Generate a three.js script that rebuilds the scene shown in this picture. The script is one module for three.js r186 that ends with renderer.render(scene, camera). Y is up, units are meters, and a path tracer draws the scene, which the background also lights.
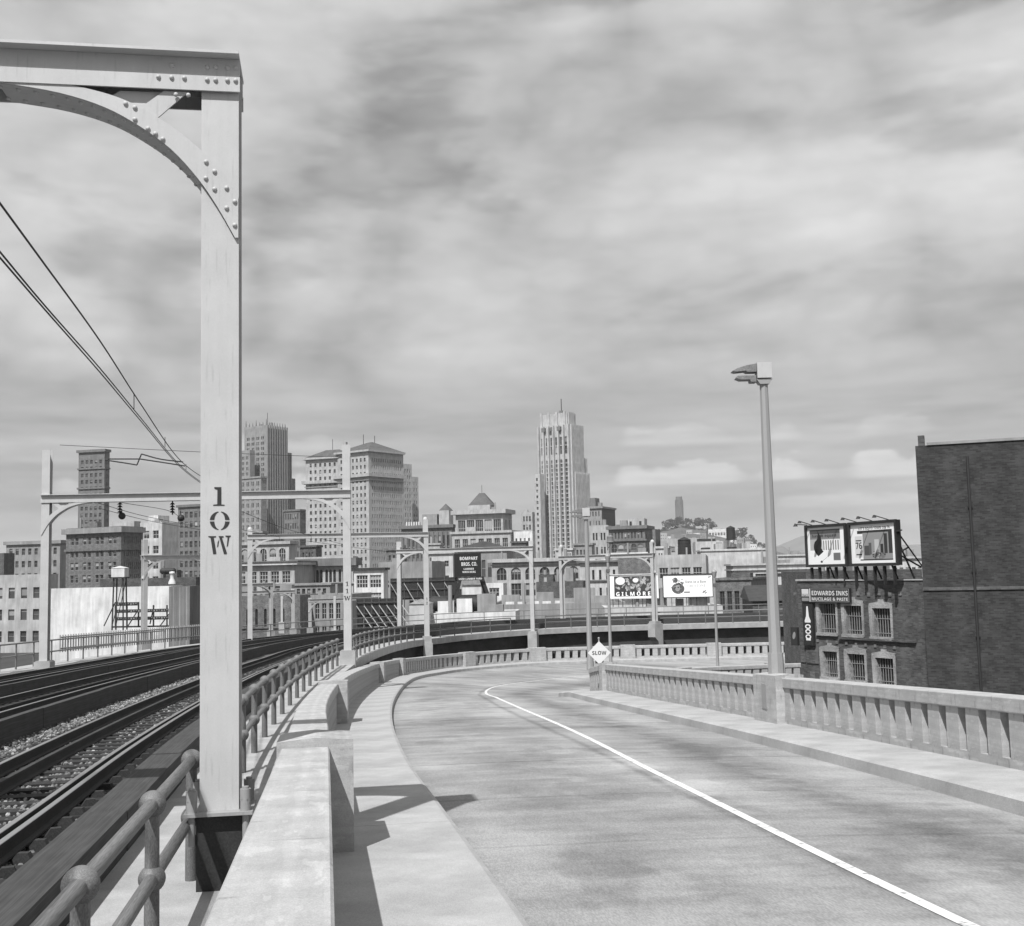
import * as THREE from 'three';
import { mergeGeometries, mergeVertices, toCreasedNormals } from 'three/addons/utils/BufferGeometryUtils.js';
import { TextGeometry } from 'three/addons/geometries/TextGeometry.js';
import { FontLoader } from 'three/addons/loaders/FontLoader.js';

// ---------------------------------------------------------------- camera, sky, sun, exposure
const scene = new THREE.Scene();
const renderer = new THREE.WebGLRenderer({ antialias: true });
renderer.toneMapping = THREE.LinearToneMapping;
renderer.toneMappingExposure = 1.16;
renderer.shadowMap.enabled = true;
const SKY = 0.93, EYE = 12, FOCAL = 1150, PITCH = 5.4, ROLL = -1.3;      // metres, pixels, degrees
const camera = new THREE.PerspectiveCamera(2 * Math.atan(463 / FOCAL) * 180 / Math.PI, 1024 / 926, 0.1, 12000);
camera.position.set(0, EYE, 0);
camera.rotation.order = 'YXZ';
camera.rotation.set(PITCH * Math.PI / 180, 0, ROLL * Math.PI / 180);
camera.updateMatrixWorld();

function rng(seed) { let s = seed >>> 0; return () => { s = (s + 0x6d2b79f5) | 0; let t = Math.imul(s ^ (s >>> 15), 1 | s); t = (t + Math.imul(t ^ (t >>> 7), 61 | t)) ^ t; return ((t ^ (t >>> 14)) >>> 0) / 4294967296; }; }
const hash3 = (x, y, z) => { let h = Math.imul(x, 374761393) + Math.imul(y, 668265263) + Math.imul(z, 1274126177); h = Math.imul(h ^ (h >>> 13), 1274126177); return ((h ^ (h >>> 16)) >>> 0) / 4294967296; };
const mix = (a, b, k) => a + (b - a) * k, clamp = (v, a, b) => Math.min(b, Math.max(a, v));
const smooth = (a, b, v) => { const k = clamp((v - a) / (b - a), 0, 1); return k * k * (3 - 2 * k); };
function noise3(x, y, z) {
  const X = Math.floor(x), Y = Math.floor(y), Z = Math.floor(z), f = (v) => v * v * v * (v * (v * 6 - 15) + 10);
  const u = f(x - X), v = f(y - Y), w = f(z - Z);
  const L = (k) => mix(mix(hash3(X, Y, Z + k), hash3(X + 1, Y, Z + k), u), mix(hash3(X, Y + 1, Z + k), hash3(X + 1, Y + 1, Z + k), u), v);
  return mix(L(0), L(1), w);
}
function fbm3(x, y, z, n = 5, gain = 0.5) { let a = 0, k = 1, s = 0; for (let i = 0; i < n; i++) { a += k * noise3(x, y, z); s += k; k *= gain; x = x * 2.03 + 7.1; y = y * 2.03 + 3.7; z = z * 2.03 + 1.3; } return a / s; }

{ // a computed sky: puffy grey cloud sheet with torn dark gaps, low bands and cumulus heads toward the horizon, the same all round
  const W = 2048, H = 2048, data = new Float32Array(W * H * 4);
  const billow = (x, y, z, n, gain) => { let a = 0, k = 1, t = 0; for (let i = 0; i < n; i++) { a += k * Math.abs(2 * noise3(x, y, z) - 1); t += k; k *= gain; x = x * 2.07 + 3.1; y = y * 2.07 + 1.7; z = z * 2.07 + 5.3; } return a / t; };
  for (let j = 0; j < H; j++) {
    const el = ((j + 0.5) / H - 0.5) * Math.PI, cy = Math.cos(el), dy = Math.sin(el), e = el * 180 / Math.PI;
    const k = 1 / (Math.max(dy, 0) + 0.2), low = smooth(11, 6.5, e);
    for (let i = 0; i < W; i++) {
      const az = ((i + 0.5) / W - 0.5) * 2 * Math.PI, dx = Math.cos(az) * cy, dz = Math.sin(az) * cy;
      let v = 0.28;
      if (e >= -1.5) {
        if (low < 1) {
          // lumps of about eight degrees, flatter toward the horizon
          const f = 5.6, up = dy * 1.35 + 0.3 * Math.sqrt(Math.max(0, dy)), X = dx * f, Y = up * f, Z = dz * f;
          const wx = fbm3(X * 0.7, Y * 0.7 + 4.2, Z * 0.7, 3) - 0.5, wz = fbm3(X * 0.7 + 9.7, Y * 0.7, Z * 0.7 + 2.1, 3) - 0.5;
          const big = fbm3(X * 0.5 + wx * 0.4, Y * 0.9 + 1.5, Z * 0.5 + wz * 0.4, 4, 0.5);
          const puff = billow(X * 0.85 + wx * 0.5 + 4, Y * 1.25 + wz * 0.4, Z * 0.85 + wz * 0.5, 6, 0.5);
          const fine = fbm3(X * 3.4 + wx, Y * 5, Z * 3.4 + wz, 4, 0.55);
          v = 0.535 + 0.36 * (big - 0.5) + 0.42 * (puff - 0.32) + 0.16 * (fine - 0.5);
          const d = fbm3(X * 0.75 + 31.3 + wz * 0.5, Y * 1.4 + wx * 0.5, Z * 0.75 + wx * 0.5, 6, 0.55);      // torn dark gaps
          v -= 0.13 * smooth(0.54, 0.68, d) * smooth(9, 16, e);
        }
        if (low > 0) {
          const sx = dx / cy * 9, sz = dz / cy * 9;
          const str = fbm3(sx * 0.6, e * 0.8 + 3, sz * 0.6, 5, 0.55), fine = fbm3(sx * 2.4, e * 3.2, sz * 2.4, 4, 0.6);
          const head = fbm3(sx * 1.1 + 17, 0.7, sz * 1.1, 3, 0.5), bump = billow(sx * 3.6, e * 1.6, sz * 3.6, 5, 0.62);
          let lv = 0.43 + 0.3 * (str - 0.5) + 0.12 * (fine - 0.5);
          for (const [h0, amp, hi, th] of [[4.2, 1.7, 0.17, 0.45], [2.9, 0.8, 0.1, 0.42], [6.2, 1.3, 0.07, 0.5]]) {   // flat-footed heads in rows
            const on = smooth(th, th + 0.13, h0 === 2.9 ? str * 0.5 + head * 0.5 : head), top = h0 + amp * on * (0.25 + 0.9 * bump), foot = h0 - 0.1 + 0.25 * (fine - 0.5);
            lv += hi * on * smooth(foot - 0.12, foot + 0.12, e) * smooth(top + 0.1, top - 0.14, e) * (0.8 + 0.5 * fine);
          }
          lv = mix(lv, 0.45, smooth(1.8, 0, e));
          v = mix(v, lv, low);
        }
        v = clamp(v, 0.25, 0.74);
        if (e < 0) v = mix(v, 0.28, smooth(0, -1.5, e));
      }
      const o = (j * W + i) * 4; data[o] = data[o + 1] = data[o + 2] = v * SKY; data[o + 3] = 1;
    }
  }
  const sky = new THREE.DataTexture(data, W, H, THREE.RGBAFormat, THREE.FloatType);
  sky.mapping = THREE.EquirectangularReflectionMapping; sky.magFilter = THREE.LinearFilter; sky.minFilter = THREE.LinearFilter; sky.wrapS = THREE.RepeatWrapping; sky.needsUpdate = true;
  scene.background = sky; scene.environment = sky;
}
const sun = new THREE.DirectionalLight(0xffffff, 4.7);
sun.position.set(-0.24 * 150, 1.0 * 150 + EYE, 0.69 * 150 - 50); sun.target.position.set(0, EYE, -50);
sun.castShadow = true; sun.shadow.mapSize.set(4096, 4096); sun.shadow.radius = 1;
Object.assign(sun.shadow.camera, { left: -130, right: 130, top: 130, bottom: -130, near: 1, far: 500 });
scene.add(sun, sun.target);
scene.fog = new THREE.FogExp2(new THREE.Color().setRGB(0.5, 0.5, 0.5), 0.00011);

// ---------------------------------------------------------------- helpers
const used = new Map();
function numbered(n) { const k = used.get(n) || 0; used.set(n, k + 1); return k ? n + '_' + String(k).padStart(3, '0') : n; }
const W3 = (x, y, t) => new THREE.Vector3(x, y + EYE, -t);            // heights are counted from the eye, t is the distance ahead
const rayM = camera.matrixWorld;
function ray(px, py) { const v = new THREE.Vector3((px - 512) / FOCAL, -(py - 463) / FOCAL, -1).transformDirection(rayM); return v.multiplyScalar(1 / -v.z); }
function at(px, py, t) { const v = ray(px, py); return { x: v.x * t, y: v.y * t, t }; }
const STREET = -EYE;

// textures: grey multipliers, repeated in metres
const texCache = new Map();
function tex(size, metres, fn, srgb = true) {
  const d = new Uint8Array(size * size * 4);
  for (let j = 0; j < size; j++) for (let i = 0; i < size; i++) { const v = clamp(fn(i / size, j / size), 0, 1) * 255, o = (j * size + i) * 4; d[o] = d[o + 1] = d[o + 2] = v; d[o + 3] = 255; }
  const t = new THREE.DataTexture(d, size, size); t.wrapS = t.wrapT = THREE.RepeatWrapping; t.magFilter = THREE.LinearFilter; t.minFilter = THREE.LinearMipmapLinearFilter; t.generateMipmaps = true;
  if (srgb) t.colorSpace = THREE.SRGBColorSpace;
  t.repeat.set(1 / metres, 1 / (Array.isArray(metres) ? metres[1] : metres)); if (Array.isArray(metres)) t.repeat.x = 1 / metres[0];
  t.needsUpdate = true; return t;
}
// tileable noise on the unit square
function tn(u, v, fx, fy, seed, n = 4, gain = 0.5) {
  let a = 0, k = 1, s = 0;
  for (let o = 0; o < n; o++) {
    const x = u * fx, y = v * fy, X = Math.floor(x), Y = Math.floor(y), q = (w) => w * w * (3 - 2 * w), p = q(x - X), r = q(y - Y);
    const h = (i, j) => hash3(((X + i) % fx + fx) % fx, ((Y + j) % fy + fy) % fy, seed + o * 17);
    a += k * mix(mix(h(0, 0), h(1, 0), p), mix(h(0, 1), h(1, 1), p), r); s += k; k *= gain; fx *= 2; fy *= 2;
  }
  return a / s;
}
const tConcrete = tex(512, 2.6, (u, v) => 0.86 + 0.26 * (tn(u, v, 4, 4, 1, 6, 0.6) - 0.5) + 0.16 * (hash3(u * 512 | 0, v * 512 | 0, 5) - 0.5));
const bConcrete = tex(512, 2.6, (u, v) => 0.5 + 0.5 * (tn(u, v, 48, 48, 21, 4, 0.7) - 0.5) + 0.3 * (hash3(u * 512 | 0, v * 512 | 0, 6) - 0.5), false);
const tPlank = tex(512, 2.0, (u, v) => { const r = Math.floor(v * 16); return 0.84 + 0.05 * (hash3(r, 3, 3) - 0.5) + 0.09 * (tn(u, v, 3, 48, 31, 4, 0.6) - 0.5) + 0.22 * (tn(u, v, 5, 5, 33, 6, 0.68) - 0.5) - 0.1 * smooth(0.64, 0.72, tn(u, v, 22, 5, 35, 4, 0.65)) + 0.05 * smooth(0.66, 0.7, tn(u, v, 9, 30, 37, 3)) + 0.13 * (hash3(u * 512 | 0, v * 512 | 0, 7) - 0.5); });
const tRoad = tex(1024, [34, 9.2], (u, v) => {
  // u along the road, v across: crosswise grime, oil drips along the lanes, fine grit, sealed joints
  let a = 0.84 + 0.22 * (tn(u, v, 80, 5, 41, 5, 0.62) - 0.5) + 0.16 * (tn(u, v, 30, 10, 43, 6, 0.7) - 0.5) + 0.34 * (tn(u, v, 9, 4, 45, 6, 0.62) - 0.5) - 0.07 * smooth(0.56, 0.64, tn(u, v, 11, 5, 49, 5, 0.6)) + 0.16 * (hash3(u * 1024 | 0, v * 1024 | 0, 8) - 0.5);
  const w = 0.03 * (tn(u, v, 5, 2, 47, 3) - 0.5), lane = (c, wd) => Math.exp(-(((v + w - c) / wd) ** 2));
  const g = tn(u, v, 120, 26, 53, 4, 0.65);
  a -= (0.16 * lane(0.68, 0.06) + 0.05 * lane(0.25, 0.07) + 0.13 * lane(0.478, 0.01) + 0.06 * lane(0.06, 0.03)) * (0.3 + 1.4 * g);
  [0.04, 0.17, 0.28, 0.36, 0.52, 0.63, 0.77, 0.89].forEach((c, i) => { const d = Math.abs(u + 0.004 * (tn(u, v, 3, 9, 59 + i, 4, 0.6) - 0.5) - c); if (d < 0.0022) a -= (i % 3 ? 0.09 : 0.2) * (1 - d / 0.0022) * (0.4 + 1.0 * g); });
  return a;
});
const tBrick = tex(512, 3.0, (u, v) => {
  const rows = 42, r = Math.floor(v * rows), fv = v * rows - r, cu = u * 13 + (r % 2) * 0.5, c = Math.floor(cu), fu = cu - c;
  const m = fv < 0.16 || fu < 0.06;
  return (m ? 0.78 : 0.7 + 0.24 * (hash3(((c % 13) + 13) % 13, r, 61) - 0.5)) + 0.45 * (tn(u, v, 4, 4, 63, 7, 0.75) - 0.5);
});
const tStone = tex(512, 9, (u, v) => 0.88 + 0.22 * (tn(u, v, 5, 5, 71, 5, 0.6) - 0.5) + 0.16 * (tn(u, v, 40, 4, 73, 3) - 0.5) + 0.08 * (hash3(u * 512 | 0, v * 512 | 0, 9) - 0.5));
const tPaint = tex(512, 1.8, (u, v) => 0.92 + 0.03 * (tn(u, v, 40, 3, 81, 5, 0.6) - 0.5) + 0.1 * (tn(u, v, 4, 4, 85, 6, 0.6) - 0.5) + 0.05 * (hash3(u * 512 | 0, v * 512 | 0, 10) - 0.5) - 0.05 * smooth(0.62, 0.8, tn(u, v, 60, 5, 83, 4, 0.6)));
const tWorn = tex(512, 3, (u, v) => 0.95 + 0.1 * (tn(u, v, 6, 6, 111, 5, 0.65) - 0.5) - 0.3 * smooth(0.62, 0.72, tn(u, v, 30, 24, 113, 4, 0.65)) + 0.08 * (hash3(u * 512 | 0, v * 512 | 0, 12) - 0.5));
const tWood = tex(512, [2.4, 0.6], (u, v) => 0.75 + 0.5 * (tn(u, v, 3, 60, 91, 5, 0.6) - 0.5) + 0.2 * (tn(u, v, 8, 8, 93, 3) - 0.5));
const tDirt = tex(512, 5, (u, v) => 0.8 + 0.5 * (tn(u, v, 6, 6, 101, 6, 0.65) - 0.5) + 0.3 * (hash3(u * 512 | 0, v * 512 | 0, 11) - 0.5));
const bDirt = tex(512, 5, (u, v) => tn(u, v, 64, 64, 103, 3, 0.7), false);

const grey = (g) => new THREE.Color().setRGB(g, g, g);
function mat(g, o = {}) { return new THREE.MeshStandardMaterial({ color: grey(g), roughness: 0.9, metalness: 0, ...o }); }
const M = {
  concrete: mat(0.48, { map: tConcrete, bumpMap: bConcrete, bumpScale: 0.004, roughness: 0.92 }),
  parapet: mat(0.54, { map: tPlank, bumpMap: bConcrete, bumpScale: 0.004, roughness: 0.92 }),
  road: mat(0.42, { map: tRoad, bumpMap: bConcrete, bumpScale: 0.004, roughness: 0.88 }),
  line: mat(0.74, { map: tWorn, roughness: 0.8 }),
  steel: mat(0.56, { map: tPaint, roughness: 0.6, metalness: 0.05 }),
  steelGrey: mat(0.36, { map: tPaint, roughness: 0.55, metalness: 0.1 }),
  pipe: mat(0.21, { map: tDirt, roughness: 0.6, metalness: 0.1 }),
  visor: mat(0.3, { map: tDirt, roughness: 0.45 }),
  darkSteel: mat(0.035, { map: tDirt, roughness: 0.7 }),
  rust: mat(0.05, { map: tDirt, roughness: 0.85 }),
  railHead: mat(0.5, { roughness: 0.28, metalness: 0.9 }),
  timber: mat(0.085, { map: tWood, roughness: 0.9 }),
  tie: mat(0.05, { map: tWood, roughness: 0.95 }),
  ballast: mat(0.14, { map: tDirt, bumpMap: bDirt, bumpScale: 0.05, roughness: 1 }),
  stone1: mat(0.3, { roughness: 0.95 }),
  asphalt: mat(0.06, { map: tDirt, roughness: 0.95 }),
  girder: mat(0.09, { map: tDirt, roughness: 0.85 }),
  brickDark: mat(0.165, { map: tBrick, roughness: 0.95 }),
  brickMid: mat(0.19, { map: tBrick, roughness: 0.95 }),
  brickPale: mat(0.30, { map: tBrick, roughness: 0.95 }),
  stoneDark: mat(0.2, { map: tStone }), stoneMid: mat(0.33, { map: tStone }), stonePale: mat(0.5, { map: tStone }), stoneWhite: mat(0.62, { map: tStone }), white: mat(0.8, { map: tStone }),
  terra: mat(0.56, { map: tStone }), roughStone: mat(0.5, { map: tDirt, bumpMap: bDirt, bumpScale: 0.03 }), towerGrey: mat(0.22, { map: tStone }),
  roofDark: mat(0.06, { map: tDirt }), roofMid: mat(0.16, { map: tDirt }), roofPale: mat(0.33, { map: tDirt }),
  tile: mat(0.13, { map: tDirt }),
  glass: new THREE.MeshStandardMaterial({ color: 0xffffff, vertexColors: true, roughness: 0.35, metalness: 0 }),
  pane: mat(0.03, { roughness: 0.25 }), blind: mat(0.3, {}),
  frameWhite: mat(0.55, { map: tPaint }), frameDark: mat(0.1, {}),
  black: mat(0.02, { roughness: 0.6 }), letter: mat(0.025, { roughness: 0.8 }),
  wire: mat(0.02, { roughness: 0.7 }), tank: mat(0.045, { map: tWood, roughness: 0.8 }), tankPale: mat(0.4, { map: tStone }),
  foliage: mat(0.05, { roughness: 1, side: THREE.DoubleSide }), bark: mat(0.04, {}),
  hillNear: mat(0.13, { map: tDirt }), hillFar: mat(0.13, { map: tDirt }),
  signWhite: mat(0.62, { roughness: 0.6 }),
};

// uv in metres from the dominant direction of each face
function metres(geo, k = 1) {
  const g = geo.index ? geo.toNonIndexed() : geo, p = g.attributes.position, n = p.count, uv = new Float32Array(n * 2);
  const a = new THREE.Vector3(), b = new THREE.Vector3(), c = new THREE.Vector3();
  for (let i = 0; i < n; i += 3) {
    a.fromBufferAttribute(p, i); b.fromBufferAttribute(p, i + 1).sub(a); c.fromBufferAttribute(p, i + 2).sub(a); b.cross(c);
    const X = Math.abs(b.x), Y = Math.abs(b.y), Z = Math.abs(b.z);
    for (let q = 0; q < 3; q++) { const x = p.getX(i + q), y = p.getY(i + q), z = p.getZ(i + q); let u, v; if (Y >= X && Y >= Z) { u = z; v = x; } else if (X >= Z) { u = z; v = y; } else { u = x; v = y; } uv[(i + q) * 2] = u * k; uv[(i + q) * 2 + 1] = v * k; }
  }
  g.setAttribute('uv', new THREE.BufferAttribute(uv, 2)); if (!g.attributes.normal) g.computeVertexNormals(); return g;
}
const clean = (g) => { const q = g.index ? g.toNonIndexed() : g; for (const k of Object.keys(q.attributes)) if (!['position', 'normal', 'uv'].includes(k)) q.deleteAttribute(k); return q; };
const join = (list) => (list.length === 1 ? clean(list[0]) : mergeGeometries(list.map(clean), false));
function box(x0, x1, y0, y1, z0, z1) { const g = new THREE.BoxGeometry(x1 - x0, y1 - y0, z1 - z0); g.translate((x0 + x1) / 2, (y0 + y1) / 2, (z0 + z1) / 2); return metres(g); }
function cyl(r0, r1, h, n = 12, open = false) { const g = new THREE.CylinderGeometry(r1, r0, h, n, 1, open); g.translate(0, h / 2, 0); return g.toNonIndexed(); }
function rod(a, b, r, n = 6, r2 = r) { const d = b.clone().sub(a), L = d.length(), g = new THREE.CylinderGeometry(r2, r, L, n, 1); g.translate(0, L / 2, 0); g.applyQuaternion(new THREE.Quaternion().setFromUnitVectors(new THREE.Vector3(0, 1, 0), d.normalize())); g.translate(a.x, a.y, a.z); return g.toNonIndexed(); }
function bar(a, b, w, h) { const d = b.clone().sub(a), L = d.length(), g = new THREE.BoxGeometry(w, L, h); g.translate(0, L / 2, 0); g.applyQuaternion(new THREE.Quaternion().setFromUnitVectors(new THREE.Vector3(0, 1, 0), d.normalize())); g.translate(a.x, a.y, a.z); return metres(g); }
const V = (x, y, z) => new THREE.Vector3(x, y, z);
function extrude(shape, depth, bevel = 0) { const g = new THREE.ExtrudeGeometry(shape, { depth, bevelEnabled: bevel > 0, bevelThickness: bevel, bevelSize: bevel, bevelSegments: 1, curveSegments: 10 }); return metres(g); }
function poly(pts) { return new THREE.Shape(pts.map(([x, y]) => new THREE.Vector2(x, y))); }
function canvasTex(w, h, draw) { const c = document.createElement('canvas'); c.width = w; c.height = h; const g = c.getContext('2d'); draw(g, w, h); const t = new THREE.CanvasTexture(c); t.colorSpace = THREE.SRGBColorSpace; t.anisotropy = 4; return t; }

function shadowOn(o) { o.traverse((m) => { if (m.isMesh) { m.castShadow = true; m.receiveShadow = true; } }); }
function thing(name, label, category, pos = V(0, 0, 0), turn = 0, group) {
  const o = new THREE.Group(); o.name = numbered(name); o.position.copy(pos); o.rotation.y = turn;
  o.userData = { label, category }; if (group) o.userData.group = group; scene.add(o); return o;
}
function part(parent, name, geo, m, label, kind) { const o = new THREE.Mesh(geo, m); o.name = name; if (label) o.userData.label = label; if (kind) o.userData.kind = kind; o.castShadow = o.receiveShadow = true; parent.add(o); return o; }
function solo(name, label, category, geo, m, group) { const o = new THREE.Mesh(geo, m); o.name = numbered(name); o.userData = { label, category }; if (group) o.userData.group = group; o.castShadow = o.receiveShadow = true; scene.add(o); return o; }
function struct(name, geo, m, label) { const o = new THREE.Mesh(geo, m); o.name = name; o.userData = { kind: 'structure', label }; o.castShadow = o.receiveShadow = true; scene.add(o); return o; }
// geometry given in world space, moved into a thing's frame (no turn)
const local = (g, o) => g.translate(-o.position.x, -o.position.y, -o.position.z);

// ---------------------------------------------------------------- plan curves
const roadY = (t) => (t < 78 ? -2.15 - 0.06 * t : t < 98 ? -6.83 - 0.06 * (t - 78) + 0.06 * (t - 78) ** 2 / 40 : -7.43);
const deckY = (t) => -2.48 - 0.028 * Math.min(t, 91) - (t > 91 ? 0.06 * (1 - Math.exp(-(t - 91) / 6)) : 0);
function curve(pts, yOf, ds = 0.5) {
  const c = new THREE.CatmullRomCurve3(pts.map(([x, t, y]) => V(x, y === undefined ? 0 : y, t)), false, 'centripetal'), L = c.getLength(), n = Math.ceil(L / ds);
  c.arcLengthDivisions = n * 6; c.updateArcLengths();
  const f = []; for (let i = 0; i <= n; i++) { const p = c.getPointAt(i / n), q = c.getTangentAt(i / n), l = Math.hypot(q.x, q.z) || 1; f.push({ x: p.x, t: p.z, y: yOf ? yOf(p.z) : p.y, rx: q.z / l, rt: -q.x / l, s: i / n * L }); }
  f.len = L; return f;
}
const off = (f, o) => { const r = f.map((p) => ({ ...p, x: p.x + p.rx * o, t: p.t + p.rt * o })); r.len = f.len; return r; };
function frameAt(f, s) { let i = 0; while (i < f.length - 2 && f[i + 1].s < s) i++; const a = f[i], b = f[i + 1], k = clamp((s - a.s) / (b.s - a.s), 0, 1), o = {}; for (const q of ['x', 't', 'y', 'rx', 'rt', 's']) o[q] = mix(a[q], b[q], k); const l = Math.hypot(o.rx, o.rt); o.rx /= l; o.rt /= l; return o; }
const sub = (f, s0, s1) => [frameAt(f, s0), ...f.filter((p) => p.s > s0 + 0.02 && p.s < s1 - 0.02), frameAt(f, s1)];
const sAtT = (f, t) => { for (let i = 0; i < f.length - 1; i++) if (f[i].t <= t && f[i + 1].t > t) return mix(f[i].s, f[i + 1].s, (t - f[i].t) / (f[i + 1].t - f[i].t)); return f.len; };
const pos = (p, o, h) => W3(p.x + p.rx * o, p.y + h, p.t + p.rt * o);
const headOf = (p) => Math.atan2(-p.rt, p.rx);                        // heading to the right of straight ahead
// sweep a closed profile [offset right, height] along frames; creased between profile edges, smooth along
function sweep(fr, prof, caps = true) {
  if (THREE.ShapeUtils.area(prof.map(([o, h]) => ({ x: o, y: h }))) < 0) prof = [...prof].reverse();
  const out = [];
  let per = 0;
  for (let e = 0; e < prof.length; e++) {
    const [o0, h0] = prof[e], [o1, h1] = prof[(e + 1) % prof.length], len = Math.hypot(o1 - o0, h1 - h0), P = [], U = [], I = [];
    fr.forEach((p, i) => { for (const [o, h, v] of [[o0, h0, per], [o1, h1, per + len]]) { const w = pos(p, o, h); P.push(w.x, w.y, w.z); U.push(p.s, v); } if (i) { const k = (i - 1) * 2; I.push(k, k + 2, k + 1, k + 1, k + 2, k + 3); } });
    per += len;
    const g = new THREE.BufferGeometry(); g.setAttribute('position', new THREE.Float32BufferAttribute(P, 3)); g.setAttribute('uv', new THREE.Float32BufferAttribute(U, 2)); g.setIndex(I); g.computeVertexNormals(); out.push(g.toNonIndexed());
  }
  if (caps) {
    const tri = THREE.ShapeUtils.triangulateShape(prof.map(([o, h]) => new THREE.Vector2(o, h)), []);
    for (const p of [fr[0], fr[fr.length - 1]]) {
      const P = [], U = [], s = p === fr[0]; for (const t of tri) for (const i of s ? t : [t[0], t[2], t[1]]) { const w = pos(p, ...prof[i]); P.push(w.x, w.y, w.z); U.push(...prof[i]); }
      const g = new THREE.BufferGeometry(); g.setAttribute('position', new THREE.Float32BufferAttribute(P, 3)); g.setAttribute('uv', new THREE.Float32BufferAttribute(U, 2)); g.computeVertexNormals(); out.push(g);
    }
  }
  return join(out);
}
const rect = (o0, o1, h0, h1) => [[o0, h0], [o1, h0], [o1, h1], [o0, h1]].reverse();

const Lk = curve([[2.2, -5], [1.38, 0], [-0.45, 11.2], [-0.98, 14.4], [-1.76, 19.05], [-2.53, 24.4], [-3.3, 30.5], [-4.2, 39], [-5.1, 50], [-5.85, 62], [-6.1, 71.5], [-5.6, 78.5], [-3.85, 85.6], [1.2, 91.4], [6, 92.7], [14, 93], [26, 93.1], [48, 93.2]], roadY);
// right kerb with its own level: the bend is banked
const rightY = [[0, -2.15], [45, -4.85], [51, -5.5], [57, -6.05], [62, -6.5], [67, -6.95], [72, -7.3], [76, -7.43], [200, -7.43]];
const lerpTab = (tab, t) => { for (let i = 1; i < tab.length; i++) if (t <= tab[i][0]) return mix(tab[i - 1][1], tab[i][1], (t - tab[i - 1][0]) / (tab[i][0] - tab[i - 1][0])); return tab[tab.length - 1][1]; };
const rkY = (t) => (t < 45 ? roadY(t) : lerpTab(rightY, t));
const Rk = curve([[7.7, -5], [7.2, 0], [6.4, 8], [5.7, 16.1], [5.36, 19.3], [4.78, 24.5], [3.8, 31.9], [2.75, 39.5], [2.02, 45.6], [1.82, 50.5], [2.35, 56.3], [3.7, 62], [6.4, 68.5], [10.5, 73.2], [16, 75.4], [24, 76], [48, 76.2]], rkY);
// the rail deck's edge
const ed0 = off(sub(Lk, 0, sAtT(Lk, 44)), -1.85).filter((_, i) => i % 12 === 0).map((p) => [p.x, p.t]);
const Ed = curve([...ed0, [-7.1, 52], [-7.75, 60], [-7.98, 70], [-7.75, 79], [-6.7, 88], [-3.6, 95.5], [1.6, 101.2], [6.5, 103.6], [12.5, 104.8], [22, 105.5], [60, 106]], deckY);

// ---------------------------------------------------------------- ground, road, pavements, rail deck
{
  const g = new THREE.PlaneGeometry(16000, 16000, 8, 8); g.rotateX(-Math.PI / 2); g.translate(0, -0.0, -4000);
  struct('ground', metres(g), M.asphalt, 'dark street level ground below the viaducts');
}
{ // road between the kerbs, as one sheet
  const N = 400, K = 14, P = [], U = [], I = [];
  // matched stations: same fraction before and after the bend
  const sl = [0, sAtT(Lk, 45), Lk.len], sr = [0, sAtT(Rk, 45), Rk.len];
  const st = (k, s) => (k < 0.4 ? mix(s[0], s[1], k / 0.4) : mix(s[1], s[2], (k - 0.4) / 0.6));
  const cl = [];
  for (let i = 0; i <= N; i++) {
    const k = i / N, a = frameAt(Lk, st(k, sl)), b = frameAt(Rk, st(k, sr));
    const u = a.s;
    for (let j = 0; j <= K; j++) { const q = j / K, crown = 0.05 * (1 - (2 * q - 1) ** 2); const w = W3(mix(a.x, b.x, q), mix(a.y, b.y, q) + crown - 0.004, mix(a.t, b.t, q)); P.push(w.x, w.y, w.z); U.push(u, 0.6 + q * 7.4); if (i && j) { const m = i * (K + 1) + j; I.push(m - K - 2, m - K - 1, m - 1, m - 1, m - K - 1, m); } }
    const q0 = 0.51 + 0.072 * smooth(8, 32, a.s - 5) - 0.062 * smooth(38, 70, a.s - 5), hw = 0.06 / Math.hypot(b.x - a.x, b.t - a.t), crown = 0.05 * (1 - (2 * q0 - 1) ** 2);
    cl.push([q0 - hw, q0 + hw].map((q) => W3(mix(a.x, b.x, q), mix(a.y, b.y, q) + crown + 0.002, mix(a.t, b.t, q))));
  }
  const g = new THREE.BufferGeometry(); g.setAttribute('position', new THREE.Float32BufferAttribute(P, 3)); g.setAttribute('uv', new THREE.Float32BufferAttribute(U, 2)); g.setIndex(I); g.computeVertexNormals();
  struct('road', g, M.road, 'grey concrete roadway bending to the right');
  const P2 = [], I2 = [], U2 = []; cl.forEach((w, i) => { w.forEach((p, k) => { P2.push(p.x, p.y, p.z); U2.push(i * 0.4, k * 0.12); }); if (i) { const m = (i - 1) * 2; I2.push(m, m + 1, m + 2, m + 1, m + 3, m + 2); } });
  const h = new THREE.BufferGeometry(); h.setAttribute('position', new THREE.Float32BufferAttribute(P2, 3)); h.setAttribute('uv', new THREE.Float32BufferAttribute(U2, 2)); h.setIndex(I2); h.computeVertexNormals();
  struct('lane_line', h, M.line, 'white painted line between the two lanes');
}
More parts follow.
